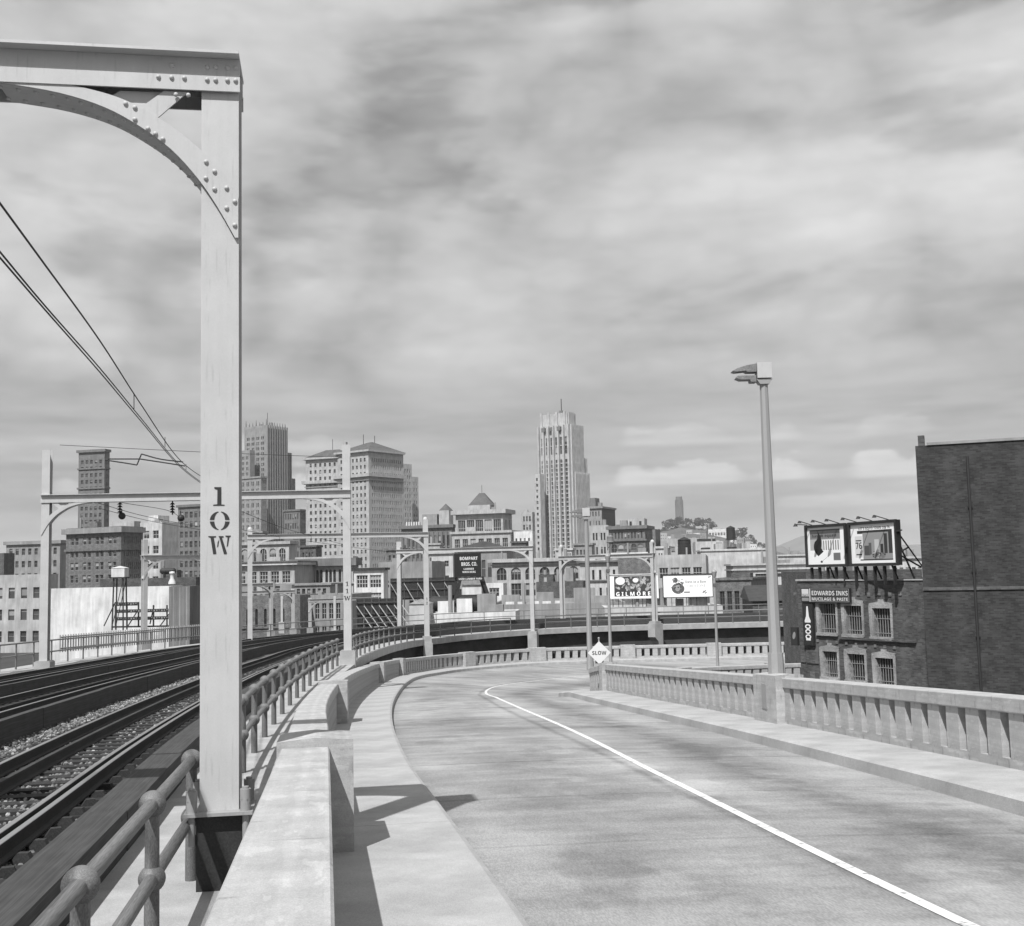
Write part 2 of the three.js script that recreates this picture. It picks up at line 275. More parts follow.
{ // pavements with kerbs: slabs split by joints
  const kerb = (f, side, name, label) => {
    const slab = (s0, s1) => sweep(sub(f, s0 + 0.006, s1 - 0.006), side < 0 ? [[-1.92, -0.62], [-1.92, 0.2], [-0.03, 0.2], [0.03, 0.17], [0.07, -0.62]].reverse().map((p) => p) : [[-0.07, -0.62], [-0.03, 0.17], [0.03, 0.2], [1.78, 0.2], [1.78, -0.62]].reverse(), true);
    const holder = new THREE.Group(); holder.name = name; holder.userData = { kind: 'structure', label }; scene.add(holder);
    for (let s = 0; s < f.len - 0.5; s += 6.1) part(holder, 'pavement_slab', slab(s, Math.min(s + 6.1, f.len)), M.concrete);
  };
  kerb(Lk, -1, 'pavement', 'pale concrete pavement and kerb beside the rail deck wall');
  kerb(Rk, 1, 'pavement_001', 'pale concrete pavement and kerb beside the open balustrade');
}
{ // rail deck: slab, girder, ballast bed
  struct('rail_deck', sweep(Ed, [[-0.12, -0.45], [-17, -0.45], [-17, 0], [-0.12, 0]]), M.concrete, 'concrete rail deck carrying the tracks');
  struct('deck_girder', sweep(sub(Ed, sAtT(Ed, 40), Ed.len), [[-0.75, -2.2], [-1.2, -2.2], [-1.2, -0.46], [-0.75, -0.46]]), M.girder, 'dark girder below the rail deck');
  struct('girder_wall', sweep(sub(Ed, sAtT(Ed, 40), Ed.len), [[-8, -6], [-8.5, -6], [-8.5, -0.46], [-8, -0.46]]), M.concrete, 'shaded wall under the rail deck');
  const fr = sub(Ed, 0, Ed.len), P = [], U = [], I = [], K = 30;
  fr.forEach((p, i) => { for (let j = 0; j <= K; j++) { const o = -2.15 - j * 12.6 / K, h = j === 0 || j === K ? 0.004 : 0.16 + 0.05 * (noise3(p.s * 1.3, o * 2, 3) - 0.5); const w = pos(p, o, h); P.push(w.x, w.y, w.z); U.push(p.s, o); if (i && j) { const m = i * (K + 1) + j; I.push(m - K - 2, m - K - 1, m - 1, m - 1, m - K - 1, m); } } });
  const g = new THREE.BufferGeometry(); g.setAttribute('position', new THREE.Float32BufferAttribute(P, 3)); g.setAttribute('uv', new THREE.Float32BufferAttribute(U, 2)); g.setIndex(I); g.computeVertexNormals();
  struct('ballast_bed', g, M.ballast, 'gravel bed between the rails');
  // loose stones
  const r = rng(5), st = new THREE.DodecahedronGeometry(0.027, 0), n = 30000, im = new THREE.InstancedMesh(st, M.stone1, n), m4 = new THREE.Matrix4(), q = new THREE.Quaternion(), e = new THREE.Euler(), c = new THREE.Color();
  for (let i = 0; i < n; i++) {
    const s = 6 + (r() ** 1.5) * 50, o = -2.3 - r() * 4.4, p = frameAt(Ed, s), w = pos(p, o, 0.17 + 0.03 * r());
    e.set(r() * 6, r() * 6, r() * 6); q.setFromEuler(e); const k = 0.6 + r() * 0.9; m4.compose(w, q, V(k * (0.8 + 0.5 * r()), k * 0.8, k)); im.setMatrixAt(i, m4); im.setColorAt(i, c.setScalar(0.25 + 1.2 * r() * r()));
  }
  im.name = 'ballast_stones'; im.userData = { kind: 'stuff', label: 'loose grey ballast stones between the near rails', category: 'gravel' }; im.castShadow = im.receiveShadow = true; scene.add(im);
}

// ---------------------------------------------------------------- concrete balustrades
const balGeo = box(-0.2, 0.2, 0, 0.66, -0.19, 0.19);
function balustrade(f, side, s0, s1, label, single, pilasters, extra = {}) {
  const I = side < 0 ? 1.34 : 1.32, O = I + 0.46;
  const mid = frameAt(f, (s0 + s1) / 2), c = I + 0.23, base = pos(mid, side * c, 0.2), o = thing('concrete_balustrade', label, 'balustrade', base, 0, 'concrete balustrade sections along the roadway');
  const fr = sub(f, s0, s1), sg = (a, b) => (side > 0 ? [a, b] : [-b, -a]);
  part(o, 'top_rail', local(sweep(fr, [[sg(I, O)[0] + 0.015, 0.98], [sg(I, O)[0], 1.0], [sg(I, O)[0], 1.185], [sg(I, O)[0] + 0.014, 1.2], [sg(I, O)[1] - 0.014, 1.2], [sg(I, O)[1], 1.185], [sg(I, O)[1], 0.98]]), o), M.parapet);
  part(o, 'bottom_rail', local(sweep(fr, rect(...sg(I + 0.04, O - 0.04), 0.2, 0.33)), o), M.parapet);
  const n = Math.floor((s1 - s0) / 0.61), list = [];
  for (let i = 0; i < n; i++) {
    const p = frameAt(f, s0 + (i + 0.5) * (s1 - s0) / n), w = pos(p, side * c, 0.325).sub(base), a = -headOf(p) + Math.PI / 2;
    if (single) { const b = part(o, 'baluster', balGeo, M.parapet); b.position.copy(w); b.rotation.y = a; }
    else { const g = balGeo.clone(); g.rotateY(a); g.translate(w.x, w.y, w.z); list.push(g); }
  }
  if (!single) part(o, 'balusters', join(list), M.parapet, undefined, 'stuff');
  for (const s of pilasters) {
    const L = extra.len || 1.15, pr = extra.proud ?? 0.23, g = sweep(sub(f, s - L / 2, s + L / 2), [[sg(I - pr, O + 0.04)[0], 0.2], [sg(I - pr, O + 0.04)[0], 1.26], [(sg(I - pr, O + 0.04)[0] + sg(I - pr, O + 0.04)[1]) / 2, 1.29], [sg(I - pr, O + 0.04)[1], 1.26], [sg(I - pr, O + 0.04)[1], 0.2]]);
    const pl = part(o, 'pilaster', local(g, o), M.parapet);
    if (extra.panel) { const p = frameAt(f, s - L / 2 - 0.0), q = box(-0.16, 0.16, 0.3, 0.86, -0.012, 0.012); const w = pos(frameAt(f, s), side * (I - pr) + (side > 0 ? -0.004 : 0.004), 0.2).sub(base); q.rotateY(Math.PI / 2 - headOf(p)); q.translate(w.x, w.y, w.z); part(pl, 'access_door', q, M.steelGrey); }
  }
  return o;
}
{
  const sL = (t) => sAtT(Lk, t), far = (x) => { let b = 0, d = 1e9; for (const p of Lk) { const q = Math.hypot(p.x - x, p.t - 92); if (p.t > 74 && Math.abs(p.x - x) < d) { d = Math.abs(p.x - x); b = p.s; } } return b; };
  const ps = [sL(12.1), sL(30.4), sL(61), sL(74), far(-2.6), far(2.4), far(9), far(16), far(23), far(34)], w = 0.57;
  let a = sL(1.5);
  const words = ['near wide topped section beside the lettered steel post', 'long section curving away between the first two left pilasters', 'long shaded section left of the bend before the second steel post', 'short shaded section at the start of the far bend', 'section at the outer bend below the twelfth steel post', 'section straight ahead across the head of the road', 'far section just behind the warning sign', 'far section between the two thin lamp posts', 'far section behind the tall near lamp post', 'farthest section running in behind the brick building'];
  ps.forEach((s, i) => { balustrade(Lk, -1, a, s - w, 'concrete balustrade, ' + words[i], i === 1 || i === 2, [s]); a = s + w; });
  // right-hand side
  const sR = (t) => sAtT(Rk, t), q = [sR(5.5), sR(26.6), sR(45.2), sR(62)];
  balustrade(Rk, 1, q[0] + w, q[1] - w, 'concrete balustrade, nearest right-hand section from the frame edge to the lamp pilaster', true, [q[1]], { len: 1.5, proud: 0.16, panel: true });
  balustrade(Rk, 1, q[1] + 0.75, q[2] - 0.4, 'concrete balustrade, right-hand section between the lamp pilaster and the warning sign', true, [q[2]], { len: 0.8, proud: 0.12 });
  balustrade(Rk, 1, q[2] + 0.4, q[3] - w, 'concrete balustrade, short return curving away beyond the warning sign', false, [q[3]]);
  const pq = [far2(9.2), far2(16.2), far2(24), far2(34)]; let b = q[3] + w;
  function far2(x) { let r = 0, d = 1e9; for (const p of Rk) if (p.t > 62 && Math.abs(p.x - x) < d) { d = Math.abs(p.x - x); r = p.s; } return r; }
  const w2 = ['lower far row, shaded left end rising from behind the near wall', 'lower far row, between the two thin lamp posts', 'lower far row, under the tall near lamp post', 'lower far row, end beside the brick building'];
  pq.forEach((s, i) => { balustrade(Rk, 1, b, s - w, 'concrete balustrade, ' + w2[i], false, [s]); b = s + w; });
}

// ---------------------------------------------------------------- tracks
function rail(f, o, s0, s1, h0 = 0.22) {
  const fr = sub(f, s0, s1);
  return { body: sweep(fr, [[o - 0.07, h0], [o + 0.07, h0], [o + 0.07, h0 + 0.02], [o + 0.012, h0 + 0.035], [o + 0.012, h0 + 0.125], [o + 0.035, h0 + 0.135], [o + 0.035, h0 + 0.168], [o - 0.035, h0 + 0.168], [o - 0.035, h0 + 0.135], [o - 0.012, h0 + 0.125], [o - 0.012, h0 + 0.035], [o - 0.07, h0 + 0.02]]), head: sweep(fr, rect(o - 0.034, o + 0.034, h0 + 0.169, h0 + 0.176)) };
}
{
  const tieGeo = box(-1.3, 1.3, 0, 0.16, -0.11, 0.11);
  const tracks = [[-3.4, 'nearest railway track, beside the pipe railing', 5], [-7.5, 'middle railway track beyond the dark timber board', 18], [-11.3, 'farthest railway track beside the far fence', 30]];
  for (const [c, label, t0] of tracks) {
    const s0 = sAtT(Ed, t0), s1 = Ed.len - 2, p0 = frameAt(Ed, s0), o = thing('railway_track', label, 'railway track', pos(p0, c, 0), 0, 'railway tracks on the deck');
    for (const k of [-0.7175, 0.7175]) { const r = rail(Ed, c + k, s0, s1), q = part(o, 'rail', local(r.body, o), M.rust); part(q, 'railhead', local(r.head, o), M.railHead, 'shiny worn top of the rail'); }
    const gr = rail(Ed, c - 0.24 + (c < -5 ? 0.5 : 0), s0 + (c > -5 ? 9 : 0), s1); part(o, 'guard_rail', local(gr.body, o), M.rust);
    const n = 150; for (let i = 0; i < n; i++) { const s = s0 + i * 0.56; if (s > s1) break; const p = frameAt(Ed, s), b = part(o, 'tie', tieGeo, M.tie); b.position.copy(pos(p, c, 0.06).sub(o.position)); b.rotation.y = -headOf(p); }
  }
  // contact rail on chairs beside the near track, timber boards
  const s0 = sAtT(Ed, 5), s1 = sAtT(Ed, 75), p0 = frameAt(Ed, s0), o = thing('contact_rail', 'bright contact rail on low chairs beside the nearest track', 'rail', pos(p0, -2.5, 0));
  const r = rail(Ed, -2.5, s0, s1, 0.24), q = part(o, 'rail', local(r.body, o), M.rust); part(q, 'railhead', local(r.head, o), M.railHead);
  const chair = join([box(-0.16, 0.16, 0, 0.06, -0.09, 0.09), extrude(poly([[-0.15, 0.06], [0.12, 0.06], [0.05, 0.2], [-0.05, 0.2]]), 0.08)]);
  for (let s = s0 + 0.3; s < s1; s += 0.62) { const p = frameAt(Ed, s), b = part(o, 'chair', chair, M.rust); b.position.copy(pos(p, -2.3, 0.1).sub(o.position)); b.rotation.y = -headOf(p) + 0.25 * Math.sin(s * 7); }
  const board = (c0, c1, h0, h1, a, z, step, label) => {
    const p = frameAt(Ed, a), t = thing('timber_board', label, 'timber', pos(p, (c0 + c1) / 2, 0)); let i = 0;
    for (let s = a; s < z; s += step, i++) part(t, 'plank', local(sweep(sub(Ed, s + 0.012, Math.min(z, s + step)), rect(c0 + 0.004 * (i % 2), c1 + 0.006 * (i % 3), h0, h1 + 0.007 * (i % 2))), t), M.timber);
  };
  board(-2.02, -1.6, 0, 0.42, sAtT(Ed, 3), Ed.len - 3, 4.9, 'heavy dark timber guard along the walkway beside the nearest track');
  board(-5.45, -5.3, 0.05, 0.62, sAtT(Ed, 14), Ed.len - 3, 5.3, 'tall dark timber board between the nearest and middle tracks');
  board(-9.45, -9.3, 0.05, 0.5, sAtT(Ed, 25), Ed.len - 3, 5.3, 'dark timber board between the middle and farthest tracks');
}

// ---------------------------------------------------------------- pipe railings
function pipeRailing(f, o, ss, label, h = 1.1, r = 0.05, detail = true, gap = 0.52) {
  const p0 = frameAt(f, ss[0]), t = thing('pipe_railing', label, 'railing', pos(p0, o, 0), 0, 'pipe railings along the rail deck');
  const ptAt = (s, y) => pos(frameAt(f, s), o, y).sub(t.position);
  const s0 = ss[0], s1 = ss[ss.length - 1];
  for (const y of [h, h * gap]) { const pts = []; for (let s = s0 - 0.0; s < s1; s += 1) pts.push(ptAt(s, y)); pts.push(ptAt(s1, y)); const c = new THREE.CatmullRomCurve3(pts); part(t, y === h ? 'top_rail' : 'middle_rail', new THREE.TubeGeometry(c, Math.max(4, pts.length * 2), r, detail ? 12 : 6), M.pipe); }
  const pg = cyl(r * 1.12, r, h - 0.02, detail ? 14 : 6), ball = new THREE.SphereGeometry(r * 1.95, 18, 12), ring = new THREE.CylinderGeometry(r * 1.55, r * 1.55, r * 2.6, 16);
  for (const s of ss) {
    const p = part(t, 'post', pg, M.pipe), a = ptAt(s, 0); p.position.copy(a);
    if (detail) for (const y of [h, h * gap]) { const b = part(p, 'fitting', ball, M.pipe); b.position.set(0, y, 0); const e = frameAt(f, s); const c = part(p, 'collar', ring, M.pipe); c.position.set(0, y, 0); c.rotation.set(Math.PI / 2, 0, 0); c.rotation.order = 'YXZ'; c.rotation.y = -headOf(e); c.scale.setScalar(0.93); }
  }
  return t;
}
{
  const seq = (a, b, d) => { const r = []; for (let s = a; s <= b + 0.01; s += d) r.push(s); return r; };
  const sE = (t) => sAtT(Ed, t);
  pipeRailing(Ed, -0.77, [sE(11.15) - 7.5, sE(11.15) - 5, sE(11.15) - 2.5, sE(11.15)], 'grey pipe railing in the bottom left corner, ball fittings, ending at the lettered post');
  pipeRailing(Ed, -0.77, seq(sE(18.2) - 4.95, sE(51.2), 2.48), 'grey pipe railing curving away behind the lettered post to the second post');
  pipeRailing(Ed, -0.35, seq(sE(53.2), sE(87), 2.5), 'pipe railing between the second and third steel posts', 1.1, 0.05, true);
  pipeRailing(Ed, -0.35, seq(sE(89), sE(100.2), 2.5), 'pipe railing on the deck edge between the third and fourth steel posts', 1.1, 0.045, false);
  pipeRailing(Ed, -0.35, seq(sE(102), Ed.len - 2, 2.5), 'pipe railing on the far deck edge crossing behind the warning sign', 1.1, 0.045, false);
  pipeRailing(Ed, -16.2, seq(sE(30), sE(80), 2.2), 'pipe railing along the far left side of the tracks', 1.2, 0.04, false);
  pipeRailing(Ed, -15.8, seq(sE(84), Ed.len - 2, 2.5), 'far pipe railing beyond the tracks on the bend', 1.1, 0.04, false);
}
{ // picket fence at the far left, behind the tracks
  const a = at(60, 652, 78), b = at(206, 643, 92), n = 64, t = thing('picket_fence', 'low light picket fence in front of the white wall', 'fence', W3(a.x, -4.7, a.t));
  const w = (k, y) => W3(mix(a.x, b.x, k), y - 4.7, mix(a.t, b.t, k)).sub(t.position);
  for (let i = 0; i <= n; i++) part(t, 'picket', bar(w(i / n, 0), w(i / n, 1.15), 0.07, 0.05), M.steelGrey);
  for (const y of [0.25, 1.0]) part(t, 'fence_rail', bar(w(0, y), w(1, y), 0.07, 0.07), M.steelGrey);
}

// ---------------------------------------------------------------- catenary bents
const font = await new FontLoader().loadAsync('fonts/droid/droid_serif_bold.typeface.json');
const fontSans = await new FontLoader().loadAsync('fonts/droid/droid_sans_bold.typeface.json');
function hSection(w, d, tf, tw) { return poly([[-w / 2, d / 2], [w / 2, d / 2], [w / 2, d / 2 - tf], [tw / 2, d / 2 - tf], [tw / 2, -d / 2 + tf], [w / 2, -d / 2 + tf], [w / 2, -d / 2], [-w / 2, -d / 2], [-w / 2, -d / 2 + tf], [-tw / 2, -d / 2 + tf], [-tw / 2, d / 2 - tf], [-w / 2, d / 2 - tf]]); }
const colGeo = (h, w = 0.345, d = 0.4) => { const g = new THREE.ExtrudeGeometry(hSection(w, d, 0.022, 0.018), { depth: h, bevelEnabled: false }); g.rotateX(-Math.PI / 2); return metres(g); };
// arch plate: [along the beam from the post's centre, below the beam's foot]
const archLow0 = [[-0.14, 1.42], [0.02, 1.13], [0.2, 0.86], [0.45, 0.58], [0.75, 0.36], [1.05, 0.2], [1.45, 0.08], [2.0, 0.0]];
const archUp0 = [[2.0, -0.05], [1.5, -0.02], [1.1, 0.05], [0.85, 0.13], [0.6, 0.26], [0.35, 0.43], [0.1, 0.66], [-0.17, 1.02], [-0.17, 1.42]];
const smoothLine = (l, n) => new THREE.CatmullRomCurve3(l.map(([x, y]) => V(x, y, 0))).getPoints(n).map((p) => [p.x, p.y]);
const archLow = smoothLine(archLow0, 28), archUp = [...smoothLine(archUp0.slice(0, -1), 24), archUp0[archUp0.length - 1]];
function bent(R, Lf, yR, yL, H, label, o = {}) {
  const dx = Lf.x - R.x, dz = -(Lf.t - R.t), span = Math.hypot(dx, dz), turn = Math.atan2(-dz, dx);       // local +x runs from the right post to the left one
  const t = thing('catenary_bent', label, 'catenary bent', W3(R.x, yR, R.t), turn, 'catenary bents over the tracks');
  const flip = 1;                                                   // local -z faces the camera when +x points left
  const F = -0.2;                                                   // front face
  const hb = 0.34;
  const ext = o.ext || [0, 0];
  const posts = [[0, 0, H + ext[0]], [span, yL - yR, H - (yL - yR) + ext[1]]].map(([x, y, h], i) => {
    if (i && o.noLeft) return null;
    const c = part(t, 'post', colGeo(h).translate(x, y, 0), M.steel, i ? undefined : o.postLabel);
    if (o.finial) { const g = new THREE.SphereGeometry(0.2, 12, 8); g.scale(0.95, 1.1, 1); g.translate(x, y + h, 0); part(c, 'cap', g, M.steel); }
    part(c, 'base_plate', box(x - 0.3, x + 0.3, y - 0.03, y, -0.32, 0.32), M.steelGrey);
    part(c, 'pedestal', o.pedestal ? o.pedestal(x, y) : join([box(x - 0.34, x + 0.34, y - 0.75, y - 0.032, -0.36, 0.36)]), o.pedMat || M.concrete);
    if (o.bolts) { const hex = new THREE.CylinderGeometry(0.052, 0.052, 0.1, 6), stud = new THREE.CylinderGeometry(0.03, 0.03, 0.5, 10); for (const [bx, bz] of [[-0.235, -0.25], [0.235, -0.25], [-0.235, 0.25], [0.235, 0.25]]) { const b = part(c, 'anchor_bolt', join([hex.clone().translate(0, 0.05, 0), hex.clone().scale(1, 0.9, 1).rotateY(0.3).translate(0, 0.145, 0), stud.clone().translate(0, -0.04, 0)]), M.steelGrey); b.position.set(x + bx, y, bz); } }
    return c;
  });
  // beam: web, top flange, riveted lower angles
  const bx0 = -0.182, bx1 = o.over || span + 0.2;
  part(t, 'beam', join([box(bx0, bx1, H - 0.24, H - 0.03, F - 0.022, F - 0.004), box(bx0, bx1, H - 0.24, H - 0.03, 0.204, 0.222), box(bx0, bx1, H - 0.028, H, F - 0.15, 0.35)]), M.steel);
  for (const s of [-1, 1]) part(t, 'beam_flange', box(bx0 - 0.004, bx1, H - 0.36, H - 0.215, s > 0 ? 0.225 : F - 0.047, s > 0 ? 0.247 : F - 0.025), M.steel);
  // arches at both ends: two plates and a curved soffit
  const foot = H - 0.36;
  const mk = (x0, dir) => {
    const up = archUp.map(([a, b]) => [x0 + dir * a, foot - b]), lo = archLow.map(([a, b]) => [x0 + dir * a, foot - b]);
    const pl = (z) => { const g = extrude(poly([...lo, ...up]), 0.022); g.translate(0, 0, z); return g; };
    const a = part(t, 'arch', join([pl(F - 0.034), pl(0.2)]), M.steel);
    const ribs = []; for (let i = 0; i < lo.length - 1; i++) { const p = V(lo[i][0], lo[i][1] + 0.012, 0), q = V(lo[i + 1][0], lo[i + 1][1] + 0.012, 0), d = q.clone().sub(p).normalize(); p.addScaledVector(d, -0.004); ribs.push(bar(p, q.addScaledVector(d, 0.004), 0.02, 0.4)); }
    part(a, 'soffit', join(ribs), M.steel);
    part(a, 'brace', extrude(poly([[x0 + dir * 0.52, foot - 0.01], [x0 + dir * 0.3, foot - 0.01], [x0 + dir * 0.62, foot - 0.32], [x0 + dir * 0.78, foot - 0.22]]), 0.02).translate(0, 0, F - 0.012), M.steel);
    part(a, 'gusset', extrude(poly([[x0 + dir * 0.46, foot - 0.008], [x0 + dir * 0.92, foot - 0.008], [x0 + dir * 1.12, foot - 0.14], [x0 + dir * 0.7, foot - 0.28]]), 0.014).translate(0, 0, F + 0.03), M.steel);
    return a;
  };
  const a0 = o.noArchR ? null : mk(0, 1); if (!o.noLeft && !o.noArchL) mk(span, -1);
  if (o.rivets) {
    const rv = new THREE.SphereGeometry(0.023, 10, 6, 0, Math.PI * 2, 0, Math.PI / 2); rv.rotateX(-Math.PI / 2);
    const put = (x, y, z) => { const r = part(a0, 'rivet', rv, M.steel); r.position.set(x, y, z); };
    for (const [px, py] of o.rivets) { const q = o.plane(px, py); put(q[0], q[1], F - (q[1] > foot + 0.15 ? 0.023 : q[1] > foot ? 0.048 : 0.035)); }
    for (let x = 2.2; x < span - 0.4; x += 0.42) put(x, foot + 0.08, F - 0.048);
    for (let i = 0; i < 26; i++) { const k = i / 25 * (archLow.length - 1), j = Math.min(archLow.length - 2, Math.floor(k)), f = k - j; const u = mix(archLow[j][0], archLow[j + 1][0], f), v = mix(archLow[j][1], archLow[j + 1][1], f); for (const z of [-0.13, 0.13]) { const r = part(a0, 'rivet', rv, M.steel); r.position.set(u, foot - v - 0.0, z); r.rotation.x = -Math.PI / 2; } }
  }
  if (o.text) { const list = []; o.text.forEach((ch, i) => { const g = new TextGeometry(ch, { font, size: 0.2, depth: 0.004, curveSegments: 4 }); g.computeBoundingBox(); const b = g.boundingBox; g.translate(-(b.min.x + b.max.x) / 2, 0, 0); g.rotateY(Math.PI); g.translate(0, o.textY - i * 0.32, F - 0.001); list.push(metres(g)); }); part(posts[0], 'stencil', join(list), M.letter, 'stencilled black post number'); }
  return { t, posts, turn, span, H, F, R };
}
const dirLeft = (h) => ({ x: -Math.cos(h), t: Math.sin(h) });       // perpendicular to a heading, to the left
{
  // first bent, at the lettered post
  const f1 = frameAt(Ed, sAtT(Ed, 10.8)), R = { x: -2.74, t: 10.8 }, hd = headOf(f1), l = dirLeft(hd), Lf = { x: R.x + l.x * 12, t: R.t + l.t * 12 }, yR = -2.08;
  const H = at(221, 56, 10.8).y - yR - 0.1;
  const turn = Math.atan2((Lf.t - R.t), (Lf.x - R.x));
  const plane = (px, py) => { const v = ray(px, py), nx = -Math.sin(hd), nt = -Math.cos(hd), d = (R.x + nx * 0.22) * nx + (R.t + nt * 0.22) * nt, k = d / (v.x * nx + nt), X = v.x * k - R.x, T = k - R.t; return [X * l.x + T * l.t, v.y * k - yR]; };
  const riv = [[131.5, 104], [135, 108], [135.5, 120]];
  const rz = [[245, 136], [292, 138], [337, 140], [418, 146], [448, 147], [490, 148], [519, 149], [292, 91], [418, 97], [448, 98], [490, 100], [519, 101], [307, 197], [351, 199], [128, 229], [161, 243], [161, 285], [207, 318], [234, 336], [260, 355], [414, 436], [444, 470], [413, 494], [444, 533], [487, 529], [516, 577], [487, 600], [516, 661]].map(([a, b]) => [90 + a / 3.5615, 40 + b / 3.5615]);
  const b = bent(R, Lf, yR, yR, H, 'large pale steel post and riveted arch lettered 10W, nearest the camera', { rivets: rz.filter(([, y]) => y > 60), plane, bolts: true, pedMat: M.darkSteel, pedestal: (x, y) => join([box(x - 0.2, x + 0.2, y - 0.72, y - 0.032, -0.22, -0.2), box(x - 0.2, x + 0.2, y - 0.72, y - 0.032, 0.2, 0.22), box(x - 0.012, x + 0.012, y - 0.72, y - 0.032, -0.198, 0.198), box(x - 0.34, x + 0.34, y - 0.78, y - 0.722, -0.34, 0.34)]), postLabel: 'broad pale post with stencilled 10W' });
  // stencil letters, cut with bridges
  const P = (x, y) => { const q = plane(195 + x / 9.255, 470 + y / 9.255); return [q[0], q[1]]; };
  const cut = (pts) => extrude(poly(pts.map(([x, y]) => P(x, y))), 0.002).translate(0, 0, b.F - 0.0035);
  const arc = (cx, cy, rx0, ry0, rx1, ry1, a0, a1) => { const r = []; for (let i = 0; i <= 10; i++) { const a = mix(a0, a1, i / 10); r.push([cx + rx0 * Math.cos(a), cy + ry0 * Math.sin(a)]); } for (let i = 10; i >= 0; i--) { const a = mix(a0, a1, i / 10); r.push([cx + rx1 * Math.cos(a), cy + ry1 * Math.sin(a)]); } return r; };
  const D = Math.PI / 180, O = [[5, 80], [100, 175], [185, 260], [280, 355]].map(([p, q]) => cut(arc(227, 468, 92, 86, 50, 82, p * D, q * D)));
  part(b.posts[0], 'stencil_one', join([cut([[176, 157], [242, 157], [242, 318], [272, 320], [272, 329], [166, 329], [166, 320], [204, 316], [206, 182], [178, 172]])]), M.letter);
  part(b.posts[0], 'stencil_letter_o', join(O), M.letter);
  part(b.posts[0], 'stencil_letter_w', join([cut([[120, 611], [194, 611], [190, 622], [172, 624], [196, 768], [192, 778], [166, 778], [142, 626], [122, 620]]), cut([[216, 611], [262, 611], [264, 622], [248, 626], [294, 768], [290, 778], [266, 778], [228, 640], [222, 624]]), cut([[222, 644], [214, 704], [202, 716], [208, 668]]), cut([[280, 606], [330, 606], [328, 616], [316, 622], [304, 700], [292, 712], [300, 622], [282, 618]])]), M.letter);
  // second bent, tall mast above the beam
  const R2 = { x: at(348, 650, 52).x, t: 52 }, y2 = at(348, 650, 52).y, f2 = frameAt(Ed, sAtT(Ed, 52)), l2 = dirLeft(headOf(f2)), H2 = at(347, 490, 52).y - y2;
  bent(R2, { x: R2.x + l2.x * 13.2, t: R2.t + l2.t * 13.2 }, y2, y2 - 0.1, H2, 'second steel bent, numbered 11 on its post, with a mast above the beam', { ext: [2.05, 2.0], text: ['1', '1', 'W'], textY: 2.85 });
  const at2 = (px, py, t) => { const q = at(px, py, t); return { x: q.x, t, y: q.y }; };
  const r3 = at2(427, 636, 88), l3 = at2(250, 640, 85); bent(r3, l3, r3.y, l3.y, at(427, 532, 88).y - r3.y, 'third steel bent with round capped posts, numbered 12', { ext: [0.95, 0.35], finial: true, text: ['1', '2'], textY: 2.7, pedestal: (x, y) => join([box(x - 0.3, x + 0.3, y - 0.5, y - 0.032, -0.34, 0.34), box(x - 0.36, x + 0.36, y - 3.5, y - 0.502, -0.42, 0.42)]) });
  const ped = (x, y) => join([box(x - 0.36, x + 0.36, y - 0.2, y - 0.032, -0.42, 0.42), extrude(poly([[-0.6, 0], [0.55, 0], [0.55, -1.2], [0.1, -1.6], [-0.6, -3.2]]), 0.8).rotateY(Math.PI / 2).translate(x - 0.4, y - 0.202, 0)]);
  const r4 = at2(533, 631, 101), l4 = at2(400, 628, 103); bent(r4, l4, r4.y, l4.y, at(533, 546, 101).y - r4.y, 'fourth steel bent, straight across the head of the road', { ext: [0.45, 0.7], pedestal: ped });
  const r5 = at2(655, 621, 104.2), l5 = at2(563, 620, 112); bent(r5, l5, r5.y, l5.y, at(655, 553, 104.2).y - r5.y, 'fifth steel bent, its post between the two white billboards', { ext: [1.0, 0.9], pedestal: ped, finial: true });
  // smaller bents on the far side of the yard
  const r6 = at2(212, 640, 92), l6 = at2(144, 640, 88); bent(r6, l6, r6.y, l6.y, at(144, 551, 88).y - l6.y, 'thin steel bent in front of the white wall at the left', { ext: [0.1, 1.2] });
  const far = [[293, 628, 150, 232, 626, 146, 590, 'far steel bent, right of a pair beyond the tracks'], [271, 630, 140, 226, 630, 136, 583, 'far steel bent, left of a pair beyond the tracks'], [376, 628, 165, 310, 628, 160, 597, 'far low steel bent in front of the braced hoarding']];
  for (const [a, ya, ta, c, yc, tc, yb, lab] of far) { const r = at2(a, ya, ta), l = at2(c, yc, tc); bent(r, l, r.y, l.y, at(a, yb, ta).y - r.y, lab, { ext: [0.2, 0.2] }); }
  for (const [px, yb, t, lab] of [[335, 630, 150, 'lone pale pole standing left of the second steel post'], [282, 622, 165, 'lone pale pole between the pair of far bents']]) { const q = at(px, yb, t), h = at(px, 596, t).y - q.y; const g = thing('signal_pole', lab, 'pole', W3(q.x, q.y, t)); part(g, 'post', colGeo(h, 0.3, 0.3), M.steel); part(g, 'footing', box(-0.4, 0.4, -1.6, 0, -0.4, 0.4), M.concrete); }
}

